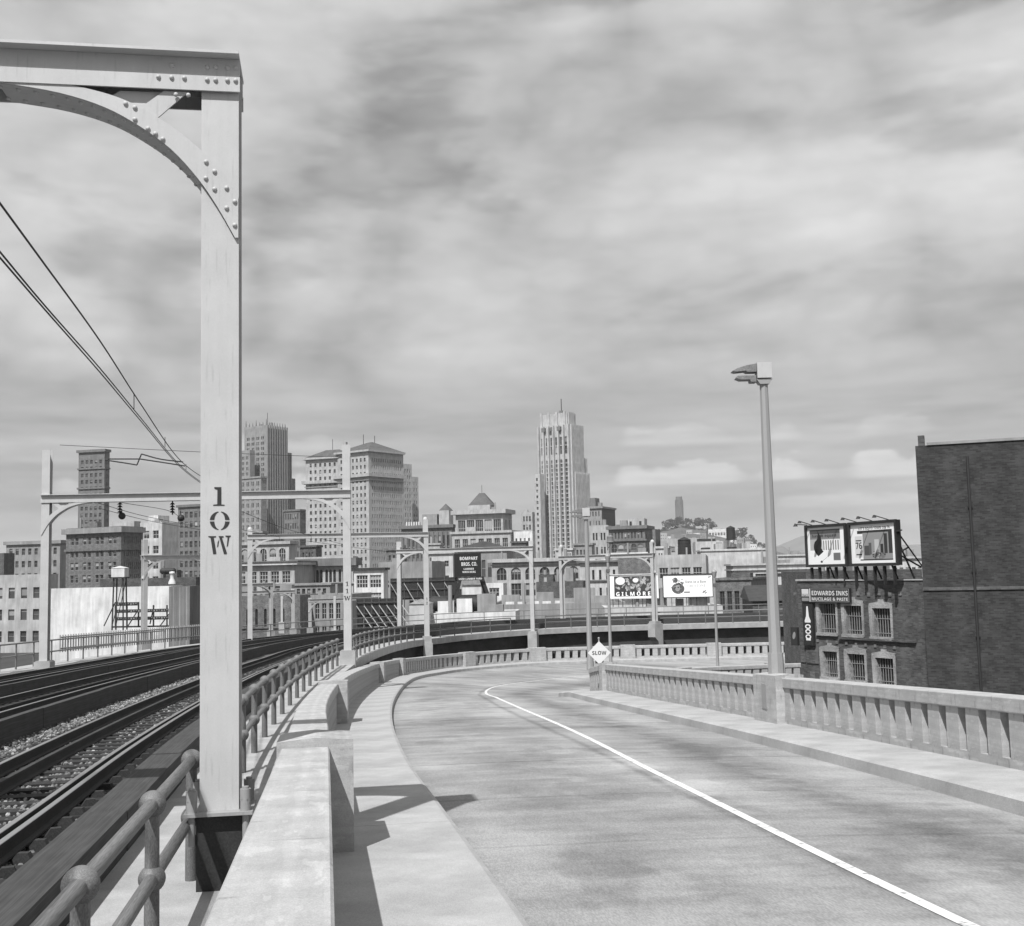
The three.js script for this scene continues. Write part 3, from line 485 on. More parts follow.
// ---------------------------------------------------------------- overhead wires
{
  const tube = (pts, r) => new THREE.TubeGeometry(new THREE.CatmullRomCurve3(pts), Math.max(8, pts.length * 8), r, 5);
  const w = (px, py, t) => { const q = at(px, py, t); return W3(q.x, q.y, q.t); };
  const far = [w(262, 509, 52), w(262, 516, 52)];
  solo('messenger_wire', 'upper catenary wire sloping down from the left edge to the lettered post', 'wire', tube([W3(-1.6, 4.25, -8), W3(-3.05, 4.2, 0), W3(-5.1, 4.18, 10), w(40, 258, 15), w(98, 338, 20), w(140, 403, 27), w(182, 462, 40), w(215, 485, 52)], 0.014), M.wire);
  const o = thing('contact_wire', 'pair of contact wires below the upper catenary wire at left', 'wire', W3(0, 4, 30));
  for (const d of [0, 1]) part(o, 'wire', tube([W3(-1.6 - d * 0.04, 3.72, -8), W3(-3.05 - d * 0.04, 3.68, 0), W3(-5.1 - d * 0.04, 3.66 - d * 0.03, 10), w(40, 300 + d * 4, 15), w(98, 366 + d * 4, 20), w(140, 417 + d * 3, 27), w(182, 467 + d * 1.5, 40), w(215, 492 + d, 52)], 0.012).translate(0, -16, 30), M.wire);
  const hangs = [[134, 393, 409, 25.5], [165, 437, 447, 34], [186, 464, 470, 41]]; for (const [x, y0, y1, t] of hangs) part(o, 'dropper', rod(w(x, y0, t), w(x, y1, t), 0.01).translate(0, -16, 30), M.wire);
  solo('span_wire', 'thin horizontal span wire crossing behind the lettered post', 'wire', tube([w(60, 445, 50), w(100, 447, 50), w(202, 452, 51), w(305, 456, 52), w(345, 457, 52)], 0.012), M.wire);
  const p = thing('pull_off_arm', 'bent steady arm and pull-off wires left of the lettered post', 'wire', W3(-14, 4, 42));
  for (const pts of [[[105, 460], [125, 463], [137, 465]], [[137, 465], [141.5, 454]], [[141.5, 454], [160, 459], [183, 462]], [[140, 459], [160, 462], [185, 466]], [[108, 459], [139, 459]]]) part(p, 'arm', tube(pts.map(([a, b], i) => w(a, b, 42)), 0.025).translate(14, -16, 42), M.wire);
  // second bent's insulators and wires beyond
  for (const [x, y, lab] of [[120, 501, 'insulator string hanging below the beam, left one'], [172.5, 501, 'insulator string hanging below the beam, nearer the lettered post']]) {
    const q = at(x, y, 51.6), g = thing('insulator', lab, 'insulator', W3(q.x, q.y - 0.62, q.t), 0, 'insulators under the second bent');
    part(g, 'stem', cyl(0.03, 0.03, 0.62, 6), M.wire);
    for (let i = 0; i < 4; i++) part(g, 'disc', cyl(0.12, 0.05, 0.08, 10).translate(0, 0.1 + i * 0.12, 0), M.black);
  }
  for (const [x, y, lab] of [[122, 516, 'round dark feeder weight under the left insulator'], [181, 518, 'round dark feeder weight beside the lettered post']]) { const q = at(x, y, 51.6), g = thing('feeder_weight', lab, 'insulator', W3(q.x, q.y, q.t)); part(g, 'drum', new THREE.SphereGeometry(0.16, 14, 10), M.black); part(g, 'hook', rod(V(0, 0.1, 0), V(-0.02, 0.32, 0), 0.02), M.wire); }
  [[[98, 494, 52], [120, 502, 58], [172, 512, 70], [181, 518, 72]], [[98, 503, 58], [140, 515, 66], [200, 527, 80]], [[98, 508, 60], [150, 521, 72], [202, 530, 85]], [[243, 512, 60], [270, 523, 70], [290, 530, 80], [345, 545, 95]], [[243, 530, 75], [300, 540, 90], [420, 556, 110]]].forEach((c, i) => solo('feeder_wire', ['topmost feeder wire sagging below the left end of the beam', 'middle feeder wire dipping toward the lettered post', 'lowest feeder wire dipping toward the lettered post', 'feeder wire right of the lettered post under the beam', 'low feeder wire running on toward the third bent'][i], 'wire', tube(c.map((q) => w(...q)), 0.016), M.wire));
}

// ---------------------------------------------------------------- street lamps and the warning sign
function bigLamp(x, y, t, H, label, r0 = 0.15, r1 = 0.095) {
  const o = thing('street_lamp', label, 'street lamp', W3(x, y, t), 0, 'street lamps along the ramps');
  part(o, 'pole', toCreasedNormals(cyl(r0, r1, H, 8), 0.3), M.steelGrey); part(o, 'foot', toCreasedNormals(cyl(r0 * 1.25, r0 * 1.2, 0.5, 8), 0.3), M.steelGrey);
  const hd = part(o, 'head', box(-0.17, 0.17, H - 0.04, H + 0.33, -0.16, 0.16), M.steel); part(hd, 'head_foot', extrude(poly([[-0.19, 0], [0.19, 0], [0.11, -0.12], [-0.11, -0.12]]), 0.26).translate(0, H - 0.062, -0.13), M.steelGrey);
  part(hd, 'visor', extrude(poly([[0, 0.34], [-0.01, 0.15], [-0.22, 0.15], [-0.26, 0.18], [-0.5, 0.16], [-0.56, 0.18], [-0.45, 0.24], [-0.24, 0.3]]), 0.3, 0.006).translate(-0.18, H - 0.04, -0.15), M.visor);
  part(hd, 'lens', extrude(poly([[0, 0.06], [0, -0.09], [-0.12, -0.09], [-0.14, -0.03], [-0.36, -0.03], [-0.46, 0.01], [-0.42, 0.06]]), 0.28, 0.006).translate(-0.2, H - 0.04, -0.14), M.visor);
  return o;
}
bigLamp(5.99, -2.5, 26.9, 6.95, 'tall tapered street lamp on the near right pilaster, twin visored head');
{ const b = at(596, 650, 52), f = frameAt(Rk, sAtT(Rk, 52)); bigLamp(f.x + f.rx * 1.4, rkY(52) + 1.15, 52 + f.rt * 1.4, 6.9, 'street lamp rising directly behind the warning sign', 0.13, 0.085); }
for (const [px, yt, yb, t, label] of [[609, 562, 668, 67, 'thin lamp post just right of the warning sign'], [716, 577, 672, 72.8, 'thin lamp post beside the right billboard, at the far balustrade']]) {
  const b = at(px + 2, yb, t), h = at(px - 2, yt, t).y - b.y, o = thing('thin_street_lamp', label, 'street lamp', W3(b.x, b.y, t), 0, 'thin lamp posts');
  part(o, 'pole', cyl(0.1, 0.075, h, 8), M.steelGrey); const hd = part(o, 'lantern', join([cyl(0.1, 0.17, 0.34, 8).translate(0, h, 0), cyl(0.17, 0.05, 0.14, 8).translate(0, h + 0.34, 0)]), M.steelGrey); part(o, 'bracket', box(-0.1, 0.1, h - 0.6, h - 0.4, -0.1, 0.1), M.pipe);
}
{
  const f = frameAt(Rk, sAtT(Rk, 46.0)), w = pos(f, 1.3, 1.27), o = thing('warning_sign', 'pale diamond sign reading SLOW at the end of the right balustrade', 'sign', w);
  const c = at(596.5, 653, 46).y + EYE - w.y, s = 0.45;
  part(o, 'post', cyl(0.035, 0.03, c + 0.55, 8), M.steelGrey);
  const pl = part(o, 'plate', extrude(poly([[-s, c], [0, c - s], [s, c], [0, c + s]]), 0.02, 0.004).translate(0, 0, 0.045), M.signWhite);
  const g = new TextGeometry('SLOW', { font: fontSans, size: 0.15, depth: 0.004 }); g.computeBoundingBox(); g.translate(-(g.boundingBox.max.x + g.boundingBox.min.x) / 2, c - 0.075, 0.0705); part(pl, 'lettering', metres(g), M.letter);
  part(o, 'bracket', box(-0.16, 0.16, 0.0, 0.14, -0.06, 0.06), M.darkSteel);
  part(o, 'finial', new THREE.SphereGeometry(0.045, 8, 6).translate(0, c + 0.57, 0), M.steelGrey);
}
//CITY
// ---------------------------------------------------------------- buildings
// A facade: a wall sheet with real openings, panes set back behind them.
function facade(w, h, spec, T) {
  const s = new THREE.Shape([new THREE.Vector2(0, 0), new THREE.Vector2(w, 0), new THREE.Vector2(w, h), new THREE.Vector2(0, h)]), wins = [];
  for (const q of Array.isArray(spec) ? spec : spec ? [spec] : []) {
    const { c, r, mx = 0.6, top = 1.2, bot = 1, fw = 0.5, fh = 0.55, arch = 0, group = 1, gap = 0.12, skip } = q;
    const x0 = q.x0 ?? mx, x1 = q.x1 ?? w - mx, bw = (x1 - x0) / c, fl = (h - top - bot) / r;
    if (bw <= 0.2 || fl <= 0.3) continue;
    for (let j = 0; j < r; j++) for (let i = 0; i < c; i++) {
      if (skip && skip(i, j)) continue;
      const gw = bw * fw, ww = (gw - gap * bw * (group - 1)) / group, wh = fl * fh, cx = x0 + (i + 0.5) * bw, y = bot + j * fl + fl * (1 - fh) * 0.45;
      for (let k = 0; k < group; k++) {
        const a = cx - gw / 2 + k * (ww + gap * bw), p = new THREE.Path();
        p.moveTo(a, y); p.lineTo(a + ww, y);
        const isA = arch && (arch === 2 || j === r - 1);
        if (isA) { const rr = ww / 2, yy = y + wh - Math.min(rr, wh * 0.5); p.lineTo(a + ww, yy); for (let m = 1; m <= 6; m++) { const an = Math.PI * m / 7; p.lineTo(a + rr + rr * Math.cos(an), yy + Math.min(rr, wh * 0.5) * Math.sin(an)); } p.lineTo(a, yy); } else { p.lineTo(a + ww, y + wh); p.lineTo(a, y + wh); }
        p.closePath(); s.holes.push(p); wins.push({ x: a, y, w: ww, h: wh, arch: isA, bars: q.bars });
      }
    }
  }
  const g = new THREE.ExtrudeGeometry(s, { depth: T, bevelEnabled: false, curveSegments: 4 }); g.translate(0, 0, -T);
  return { wall: metres(g), wins };
}
function coloured(g, v) { const n = g.attributes.position.count, c = new Float32Array(n * 3).fill(v); g.setAttribute('color', new THREE.BufferAttribute(c, 3)); return g; }
const cleanC = (g) => { const q = g.index ? g.toNonIndexed() : g; for (const k of Object.keys(q.attributes)) if (!['position', 'normal', 'uv', 'color'].includes(k)) q.deleteAttribute(k); return q; };
let bseed = 11;
function panes(wins, T, lightness = 0.3) {           // one sheet of separate panes with blinds at their own heights
  const r = rng(bseed++), out = [], d = T * 0.62;
  for (const q of wins) {
    out.push(coloured(box(q.x - 0.04, q.x + q.w + 0.04, q.y - 0.04, q.y + q.h + 0.04, -d - 0.06, -d), 0.03 + 0.05 * r()));
    if (r() < lightness) { const k = 0.2 + 0.6 * r(); out.push(coloured(box(q.x, q.x + q.w, q.y + q.h * (1 - k), q.y + q.h, -d + 0.005, -d + 0.03), 0.16 + 0.25 * r())); }
    else if (q.w > 0.9) { out.push(coloured(box(q.x, q.x + q.w, q.y + q.h * 0.48, q.y + q.h * 0.53, -d + 0.005, -d + 0.05), 0.22)); if (q.w > 1.6) out.push(coloured(box(q.x + q.w * 0.48, q.x + q.w * 0.52, q.y, q.y + q.h, -d + 0.055, -d + 0.08), 0.22)); }
  }
  return out.length ? mergeGeometries(out.map(cleanC), false) : null;
}
function windowsOf(o, wins, T, rotate, frameMat, big) {
  if (!wins.length) return;
  if (!big) { const g = panes(wins, T); if (g) { rotate(g); part(o, 'windows', g, M.glass, undefined, 'stuff'); } return; }
  const r = rng(bseed++);
  for (const q of wins) {
    const bars = q.bars || [2, 2], d = T * 0.55, bw = Math.max(0.05, Math.min(0.11, q.w * 0.05)), fr = [];
    for (let i = 0; i <= bars[0]; i++) { const x = q.x + (q.w - bw) * i / bars[0]; fr.push(box(x, x + bw, q.y, q.y + q.h, -d, -d + 0.07)); }
    for (let j = 0; j <= bars[1]; j++) { const y = q.y + (q.h - bw) * j / bars[1]; fr.push(box(q.x + 0.005, q.x + q.w - 0.005, y, y + bw, -d + 0.004, -d + 0.062)); }
    const fg = join(fr); rotate(fg); const f = part(o, 'window', fg, frameMat);
    const pg = box(q.x - 0.03, q.x + q.w + 0.03, q.y - 0.03, q.y + q.h + 0.03, -d - 0.08, -d - 0.02); rotate(pg); part(f, 'pane', pg, M.pane);
    if (r() < 0.35) { const k = 0.25 + 0.4 * r(), bg = box(q.x + 0.02, q.x + q.w - 0.02, q.y + q.h * (1 - k), q.y + q.h, -d - 0.018, -d - 0.006); rotate(bg); part(f, 'blind', bg, M.blind); }
  }
}
// px: left edge, near corner, right edge, top row; d: distance of the near corner; th: how far the front is turned to the left
function building(name, label, q, m, o = {}) {
  const { xL, xC, xR = 0, yT, d, th = 14 } = q, T = o.T || 0.45, A = th * Math.PI / 180, cy = (yT + 575) / 2;
  const k = (x) => ray(x, cy).x, C = { x: k(xC) * d, t: d }, w = Math.abs((C.x - k(xL) * d) / (Math.cos(A) + k(xL) * Math.sin(A)));
  const den = Math.sin(A) - k(xR) * Math.cos(A), s = q.s || (xR ? Math.min(60, Math.max(4, (k(xR) * d - C.x) / (den > 0.02 ? den : 0.02))) : 14);
  const base = q.base ?? STREET, h = at(xC, yT, d).y - base;
  const L = { x: C.x - w * Math.cos(A), t: C.t + w * Math.sin(A) };
  const g = thing(name, label, o.cat || 'building', W3(L.x, base, L.t), -A, o.group);
  const F = facade(w, h, o.front, T), S = facade(s - T, h, o.side, T), toS = (q2) => q2.rotateY(Math.PI / 2).translate(w, 0, -T);
  const wall = part(g, 'wall', F.wall, m);
  part(g, 'side_wall', join([toS(S.wall), box(0, T, 0, h, -s, -T - 0.002), box(T + 0.002, w - T - 0.002, 0, h, -s, -s + T)]), o.sideMat || m);
  if (!F.wins.length || o.core) 0;
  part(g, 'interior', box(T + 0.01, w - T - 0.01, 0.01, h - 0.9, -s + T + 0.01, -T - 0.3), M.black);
  windowsOf(g, F.wins, T, (z) => z, o.frame || M.frameWhite, o.big);
  windowsOf(g, S.wins, T, toS, o.frame || M.frameWhite, o.big === 2);
  if (o.roof === 'hip' || o.roof === 'gable' || o.roof === 'pyramid') {
    const e = o.eave ?? 0.8, rh = o.rh || 4, x0 = -e, x1 = w + e, z0 = e, z1 = -s - e, rx = o.roof === 'pyramid' ? (x1 - x0) * (o.flat ? 0.38 : 0.499) : o.roof === 'hip' ? Math.min((x1 - x0), (z0 - z1)) * 0.45 : 0.001;
    const a = V(x0, h, z0), b = V(x1, h, z0), c = V(x1, h, z1), dd = V(x0, h, z1), zm = (z0 + z1) / 2, p = V(x0 + rx, h + rh, zm), r2 = V(x1 - rx, h + rh, zm), tri = [];
    const ad = (...v) => v.forEach((u) => tri.push(u.x, u.y, u.z)); ad(a, b, r2); ad(a, r2, p); ad(b, c, r2); ad(c, dd, p); ad(c, p, r2); ad(dd, a, p); ad(a, dd, c); ad(a, c, b);
    const rg = new THREE.BufferGeometry(); rg.setAttribute('position', new THREE.Float32BufferAttribute(tri, 3)); rg.computeVertexNormals(); part(g, 'roof', metres(rg), o.roofMat || M.tile);
  } else part(g, 'roof', box(T + 0.004, w - T - 0.004, h - 0.85, h - 0.6, -s + T + 0.004, -T - 0.004), o.roofMat || M.roofMid);
  if (!o.roof && o.clutter !== 0 && w > 6 && s > 6) {
    const rr = rng(bseed * 13 + 5), n = 2 + Math.floor(rr() * 4);
    for (let i = 0; i < n; i++) { const cw = 0.8 + rr() * Math.min(4, w * 0.16), ch = 0.9 + rr() * 2.0, x = 1 + rr() * (w - cw - 2), z = -1.5 - rr() * Math.max(0.5, s * 0.5 - 3); if (rr() < 0.35) part(g, 'vent_pipe', cyl(0.22, 0.22, ch + 0.8, 8).translate(x, h - 0.6, z), M.steelGrey); else part(g, 'roof_hut', box(x, x + cw, h - 0.6, h - 0.6 + ch, z - 1.6, z), rr() < 0.5 ? m : M.stoneMid); }
  }
  if (o.cornice) { for (const [y0, y1, e, mm] of o.cornice) part(g, 'cornice', join([box(-e, w + e, h - y0, h - y1, 0.003, e), box(w + 0.003, w + e, h - y0, h - y1, -s, 0), box(-e, -0.003, h - y0, h - y1, -s, 0)]), mm || m); }
  if (o.ribs) { const { n, wd, dp, y0 = 0, y1 = 0, side } = o.ribs; const rg = [], len = side ? s : w; for (let i = 0; i <= n; i++) { const x = (len - wd) * i / n; const b = box(x, x + wd, y0, h - y1, 0.002, dp); rg.push(side ? b.rotateY(Math.PI / 2).translate(w, 0, -0.0) : b); } for (const b of rg) part(g, 'pier', b, m); }
  if (o.extra) o.extra(g, w, h, s);
  return { g, w, h, s, A, L };
}
const PX = (px, d) => px * d / FOCAL;                               // pixels at a distance, in metres

// --- far towers
building('corner_tower', 'dark slim tower at the left edge of the view', { xL: 78, xC: 104, xR: 109, yT: 449, d: 520, th: 14 }, M.stoneDark, { front: { c: 5, r: 22, mx: 0.8, fw: 0.55, fh: 0.55, top: 4 }, side: { c: 2, r: 20, fw: 0.5, top: 4 }, cornice: [[1.2, 0, 0.8], [9, 8.3, 0.5], [18, 17.2, 0.5]] });
{ // stepped tower with pinnacles, seen behind the lettered post
  const d = 700, pin = (g, w, h, s) => { const n1 = 6, n2 = 7; for (let i = 0; i <= n1; i++) part(g, 'pinnacle', cyl(0.7, 0.15, i % 3 ? 2.6 : 4.2, 4).translate(0.7 + (w - 1.4) * i / n1, h - 0.2, -0.7), M.stoneDark); for (let i = 1; i <= n2; i++) part(g, 'pinnacle', cyl(0.7, 0.15, 2.6, 4).translate(w - 0.7, h - 0.2, -0.7 - (s - 1.4) * i / n2), M.stoneDark); part(g, 'flagpole', rod(V(w - 2, h, -3), V(w - 2, h + 8, -3), 0.15), M.wire); };
  building('stepped_tower', 'tall dark tower with pinnacled crown and stepped shoulders', { xL: 244.5, xC: 266.6, xR: 287, yT: 425, d, th: 32 }, M.stoneMid, { T: 0.8, front: { c: 4, r: 30, mx: 1.2, fw: 0.55, fh: 0.6, group: 2, top: 6 }, side: { c: 8, r: 30, mx: 0.8, fw: 0.42, fh: 0.7, top: 6 }, ribs: { n: 8, wd: 0.9, dp: 0.9, side: 1 }, extra: pin });
  building('stepped_tower', 'right shoulder of the dark stepped tower, upper step', { xL: 262, xC: 281, xR: 291, yT: 452, d: d + 14, th: 32 }, M.stoneMid, { T: 0.8, side: { c: 4, r: 26, fw: 0.42, fh: 0.7, top: 4 }, ribs: { n: 4, wd: 0.9, dp: 0.9, side: 1 } });
  building('stepped_tower', 'right shoulder of the dark stepped tower, lower step', { xL: 262, xC: 286, xR: 294.5, yT: 478, d: d + 24, th: 32 }, M.stoneMid, { T: 0.8, side: { c: 4, r: 20, fw: 0.42, fh: 0.7, top: 4 }, ribs: { n: 4, wd: 0.9, dp: 0.9, side: 1 } });
  building('stepped_tower', 'left shoulder of the dark stepped tower, behind the lettered post', { xL: 228, xC: 250, xR: 254, yT: 450, d: d - 6, th: 32 }, M.stoneMid, { T: 0.8, front: { c: 5, r: 26, fw: 0.5, fh: 0.6, group: 2, top: 3 } });
  building('stepped_tower', 'low front wing of the dark stepped tower', { xL: 230, xC: 261, xR: 267, yT: 476, d: d - 22, th: 32 }, M.stoneMid, { T: 0.8, front: { c: 6, r: 16, fw: 0.5, fh: 0.6, group: 2, top: 2 }, side: { c: 3, r: 16, fw: 0.4, fh: 0.65 }, cornice: [[1, 0, 0.5]] });
  building('dark_office_block', 'dark block filling the gap right of the stepped tower', { xL: 284, xC: 300, xR: 306, yT: 509, d: 620, th: 26 }, M.stoneDark, { front: { c: 6, r: 9, fw: 0.5, fh: 0.6 }, side: { c: 3, r: 9, fw: 0.5, fh: 0.6 }, cornice: [[1, 0.2, 0.5]] });
}
{ // pair of pale office blocks with tiled roofs
  const d = 560, rows = { r: 20, fw: 0.56, fh: 0.52, group: 2 };
  const belt = [[0.9, 0, 1.4], [13.2, 11.6, 1.6], [15.0, 14.4, 0.5]];
  building('tiled_office_block', 'pale office block with low tiled roof, left of the pair', { xL: 306, xC: 345, xR: 347, yT: 456, d: d + 12, th: 20, s: 16 }, M.stonePale, { T: 0.7, front: { c: 7, ...rows, mx: 1.5, top: 2, group: 1, fw: 0.42 }, cornice: belt, roof: 'hip', rh: 4.5, extra: (g, w, h) => { part(g, 'chimney', box(w - 5, w - 3, h + 1, h + 8, -9, -7), M.stonePale); part(g, 'flagpole', rod(V(w * 0.5, h + 3, -8), V(w * 0.5, h + 10, -8), 0.12), M.wire); } });
  building('tiled_office_block', 'grey office block with hipped roof and deep shaded side, right of the pair', { xL: 338, xC: 369, xR: 404, yT: 449.5, d, th: 36 }, M.stonePale, { T: 0.7, front: { c: 7, ...rows, mx: 1.2, top: 3, group: 1, fw: 0.45 }, side: { c: 14, ...rows, mx: 1.2, top: 3, group: 1, fw: 0.4 }, cornice: belt, roof: 'hip', rh: 5.5, eave: 1.2, extra: (g, w, h, s) => { for (const k of [0.3, 0.62]) part(g, 'finial', rod(V(w / 2, h + 4, -s * k), V(w / 2, h + 9, -s * k), 0.15), M.wire); } });
  building('shaded_office_block', 'grey stepped block behind the hipped-roof office, upper step', { xL: 388, xC: 396, xR: 412.5, yT: 463, d: 620, th: 40 }, M.stonePale, { side: { c: 6, r: 20, fw: 0.4, fh: 0.6, top: 2 }, front: { c: 3, r: 20 } });
  building('shaded_office_block', 'grey stepped block behind the hipped-roof office, lower right step', { xL: 392, xC: 403, xR: 419, yT: 476, d: 640, th: 40 }, M.stonePale, { side: { c: 6, r: 18, fw: 0.4, fh: 0.6, top: 2 }, front: { c: 3, r: 18 } });
}
building('long_dark_block', 'long dark columned block left of the pyramid-roofed one', { xL: 402, xC: 452, xR: 455, yT: 524, d: 480, th: 18 }, M.stoneDark, { front: [{ c: 11, r: 1, fw: 0.5, fh: 0.9, bot: 18, top: 4 }, { c: 11, r: 4, fw: 0.5, fh: 0.5, bot: 2, top: 15 }], cornice: [[1.4, 0.2, 1.0]], ribs: { n: 11, wd: 0.8, dp: 0.5, y0: 2, y1: 3 }, extra: (g, w, h) => { const b = part(g, 'penthouse', box(w * 0.36, w * 0.66, h - 0.6, h + 4.6, -9, -3), M.stoneMid); part(b, 'penthouse_window', box(w * 0.4, w * 0.46, h + 1, h + 3, -3, -2.9), M.pane); const c = part(g, 'cupola', box(w * 0.7, w * 0.9, h - 0.6, h + 6, -8, -3), M.stonePale); part(c, 'cupola_roof', new THREE.ConeGeometry(PX(8, 480), 3, 4).rotateY(Math.PI / 4).translate(w * 0.8, h + 7.5, -5.5), M.tile); for (let i = 0; i < 6; i++) part(g, 'vent', box(w * (0.05 + 0.05 * i), w * (0.075 + 0.05 * i), h - 0.6, h + 1.6, -3, -2), M.white); } });
building('pyramid_roof_block', 'pale block with big window bays under a pyramid roof', { xL: 456, xC: 503.5, xR: 512.5, yT: 509, d: 440, th: 16 }, M.stonePale, { T: 0.7, front: [{ c: 5, r: 1, fw: 0.84, fh: 0.95, top: 3.4, bot: 19.5, bars: [4, 4] }, { c: 5, r: 1, fw: 0.5, fh: 0.6, top: 14.8, bot: 15.4 }], side: { c: 2, r: 2, fw: 0.3, fh: 0.4, bot: 18 }, cornice: [[1.6, 0, 1.5], [17.0, 16.2, 0.7]], big: 1, extra: (g, w, h, s) => { const rf = part(g, 'attic', box(w * 0.24, w * 0.7, h - 0.6, h + 2, -10, -2), M.stonePale); const p = new THREE.CylinderGeometry(w * 0.07, w * 0.36, 5, 4, 1).rotateY(Math.PI / 4).scale(1, 1, 0.6).translate(w * 0.47, h + 4.4, -6); part(rf, 'pyramid_roof', p.toNonIndexed(), M.tile); part(rf, 'mast', rod(V(w * 0.47, h + 6, -6), V(w * 0.47, h + 10, -6), 0.08), M.wire); } });
building('pyramid_roof_block', 'lower wider storeys in front of the pyramid-roofed block', { xL: 452, xC: 511, yT: 530, d: 430, th: 16 }, M.stonePale, { T: 0.7, front: { c: 7, r: 4, fw: 0.66, fh: 0.62, top: 1.6, bot: 2, bars: [3, 2] }, big: 1, cornice: [[0.9, 0, 0.6]] });
building('slim_pale_block', 'slim pale block far behind, left of the white skyscraper', { xL: 522, xC: 533, xR: 537, yT: 512, d: 640, th: 16 }, M.stonePale, { front: { c: 3, r: 9, fw: 0.6, fh: 0.6 } });
building('white_low_block', 'small white block at the foot of the white skyscraper', { xL: 513, xC: 533, xR: 535, yT: 531, d: 430, th: 14 }, M.white, { front: { c: 4, r: 5, fw: 0.4, fh: 0.5 } });
{ // white skyscraper: core, setbacks and ribs
  const d = 600, m = M.terra, th = 36;
  const ribs = (n, side, dp = 1.0, wd = 1.0) => ({ n, wd, dp, side });
  building('white_skyscraper', 'tall white ribbed skyscraper with crown and mast', { xL: 540, xC: 571.5, xR: 584.5, yT: 424, d, th }, m, { T: 0.8, front: [{ c: 6, r: 30, mx: 1.0, fw: 0.56, fh: 0.76, top: 18, bot: 2 }, { c: 6, r: 2, mx: 1.0, fw: 0.56, fh: 0.9, top: 6, bot: 73 }], side: { c: 8, r: 30, mx: 0.8, fw: 0.4, fh: 0.75, top: 4 }, ribs: ribs(6, 0, 1.3, 1.0), extra: (g, w, h, s) => {
    for (let i = 0; i <= 8; i++) part(g, 'pier', box(w, w + 0.9, 0, h, -1 - (s - 2) * i / 8 - 0.5, -1 - (s - 2) * i / 8 + 0.5), m);
    const cr = part(g, 'crown', box(1.0, w - 2.2, h, h + 6.5, -s + 3, -1.2), m); for (let i = 0; i <= 3; i++) { part(cr, 'crown_pier', box(0.9 + (w - 4) * i / 3 * 0.93, 2.1 + (w - 4) * i / 3 * 0.93, h, h + 7.4, -1.2, -0.5), m); if (i < 3) part(cr, 'crown_opening', box(2.8 + (w - 4) * i / 3 * 0.93, 5.0 + (w - 4) * i / 3 * 0.93, h - 3, h - 0.8, -0.2, 1.36), M.stoneDark); }
    for (let i = 0; i < 6; i++) part(cr, 'crown_side_pier', box(w - 2.2, w - 1.7, h, h + 6.9, -3 - i * (s - 8) / 5, -2.2 - i * (s - 8) / 5), m);
    part(cr, 'mast', rod(V(w * 0.55, h + 6, -s / 2), V(w * 0.55, h + 15, -s / 2), 0.22), M.wire); part(cr, 'mast_base', box(w * 0.5, w * 0.6, h + 6.4, h + 8.6, -s / 2 - 1, -s / 2 + 1), M.stoneDark);
  } });
  building('white_skyscraper', 'right setback of the white skyscraper, upper', { xL: 556, xC: 575, xR: 587.5, yT: 457, d: d + 3, th, }, m, { T: 0.8, front: { c: 4, r: 24, fw: 0.4, fh: 0.55 }, side: { c: 9, r: 26, fw: 0.35, fh: 0.8, top: 2 }, ribs: ribs(9, 1, 0.8, 0.8) });
  building('white_skyscraper', 'right setback of the white skyscraper, lower', { xL: 556, xC: 576, xR: 590, yT: 472, d: d + 1.5, th }, m, { T: 0.8, front: { c: 5, r: 22, fw: 0.35, fh: 0.55 }, side: { c: 10, r: 22, fw: 0.35, fh: 0.8, top: 2 }, ribs: ribs(10, 1, 0.7, 0.7) });
  building('white_skyscraper', 'left setback of the white skyscraper', { xL: 535, xC: 541, xR: 545, yT: 474, d: d - 2, th }, m, { T: 0.8, front: { c: 1, r: 20, mx: 0.4, fw: 0.4, fh: 0.5 } });
}
building('grey_loft_block', 'dark blank-sided block right of the white skyscraper', { xL: 588, xC: 602.5, xR: 616, yT: 506, d: 520, th: 22 }, M.stoneMid, { sideMat: M.brickMid, front: { c: 4, r: 9, fw: 0.4, fh: 0.5 }, cornice: [[1, 0.2, 0.7]], extra: (g, w, h) => part(g, 'penthouse', box(w * 0.1, w * 0.5, h - 0.6, h + 4, -8, -2), M.stoneDark) });
building('pale_paired_window_block', 'pale block with paired dark windows beside the loft building', { xL: 590, xC: 609, yT: 525, d: 420, th: 12 }, M.stonePale, { front: { c: 2, r: 5, fw: 0.6, fh: 0.52, group: 2, gap: 0.16, top: 1.4, bars: [1, 2] }, frame: M.frameDark, big: 1 });
building('arched_loft_block', 'dark loft building with arched window bays and a rooftop hut', { xL: 609.5, xC: 645.5, xR: 653, yT: 525, d: 400, th: 18 }, M.stoneDark, { front: [{ c: 10, r: 1, fw: 0.5, fh: 0.7, top: 1.6, bot: 22.2, group: 1 }, { c: 5, r: 5, fw: 0.8, fh: 0.74, top: 5.8, bot: 2, arch: 2 }], side: { c: 3, r: 5, fw: 0.3, fh: 0.4 }, cornice: [[1.2, 0.1, 0.9], [5.4, 4.9, 0.6]], extra: (g, w, h) => { const b = part(g, 'rooftop_hut', box(w * 0.5, w * 0.96, h - 0.6, h + 2.4, -7, -2), M.stonePale); for (const k of [0.55, 0.82]) part(b, 'hut_door', box(w * k, w * k + 0.8, h - 0.4, h + 1.5, -2, -1.95), M.pane); } });
building('dark_narrow_block', 'narrow dark block right of the arched loft', { xL: 650, xC: 656, xR: 661, yT: 529, d: 430, th: 18 }, M.stoneDark, { front: { c: 2, r: 6, fw: 0.4 } });

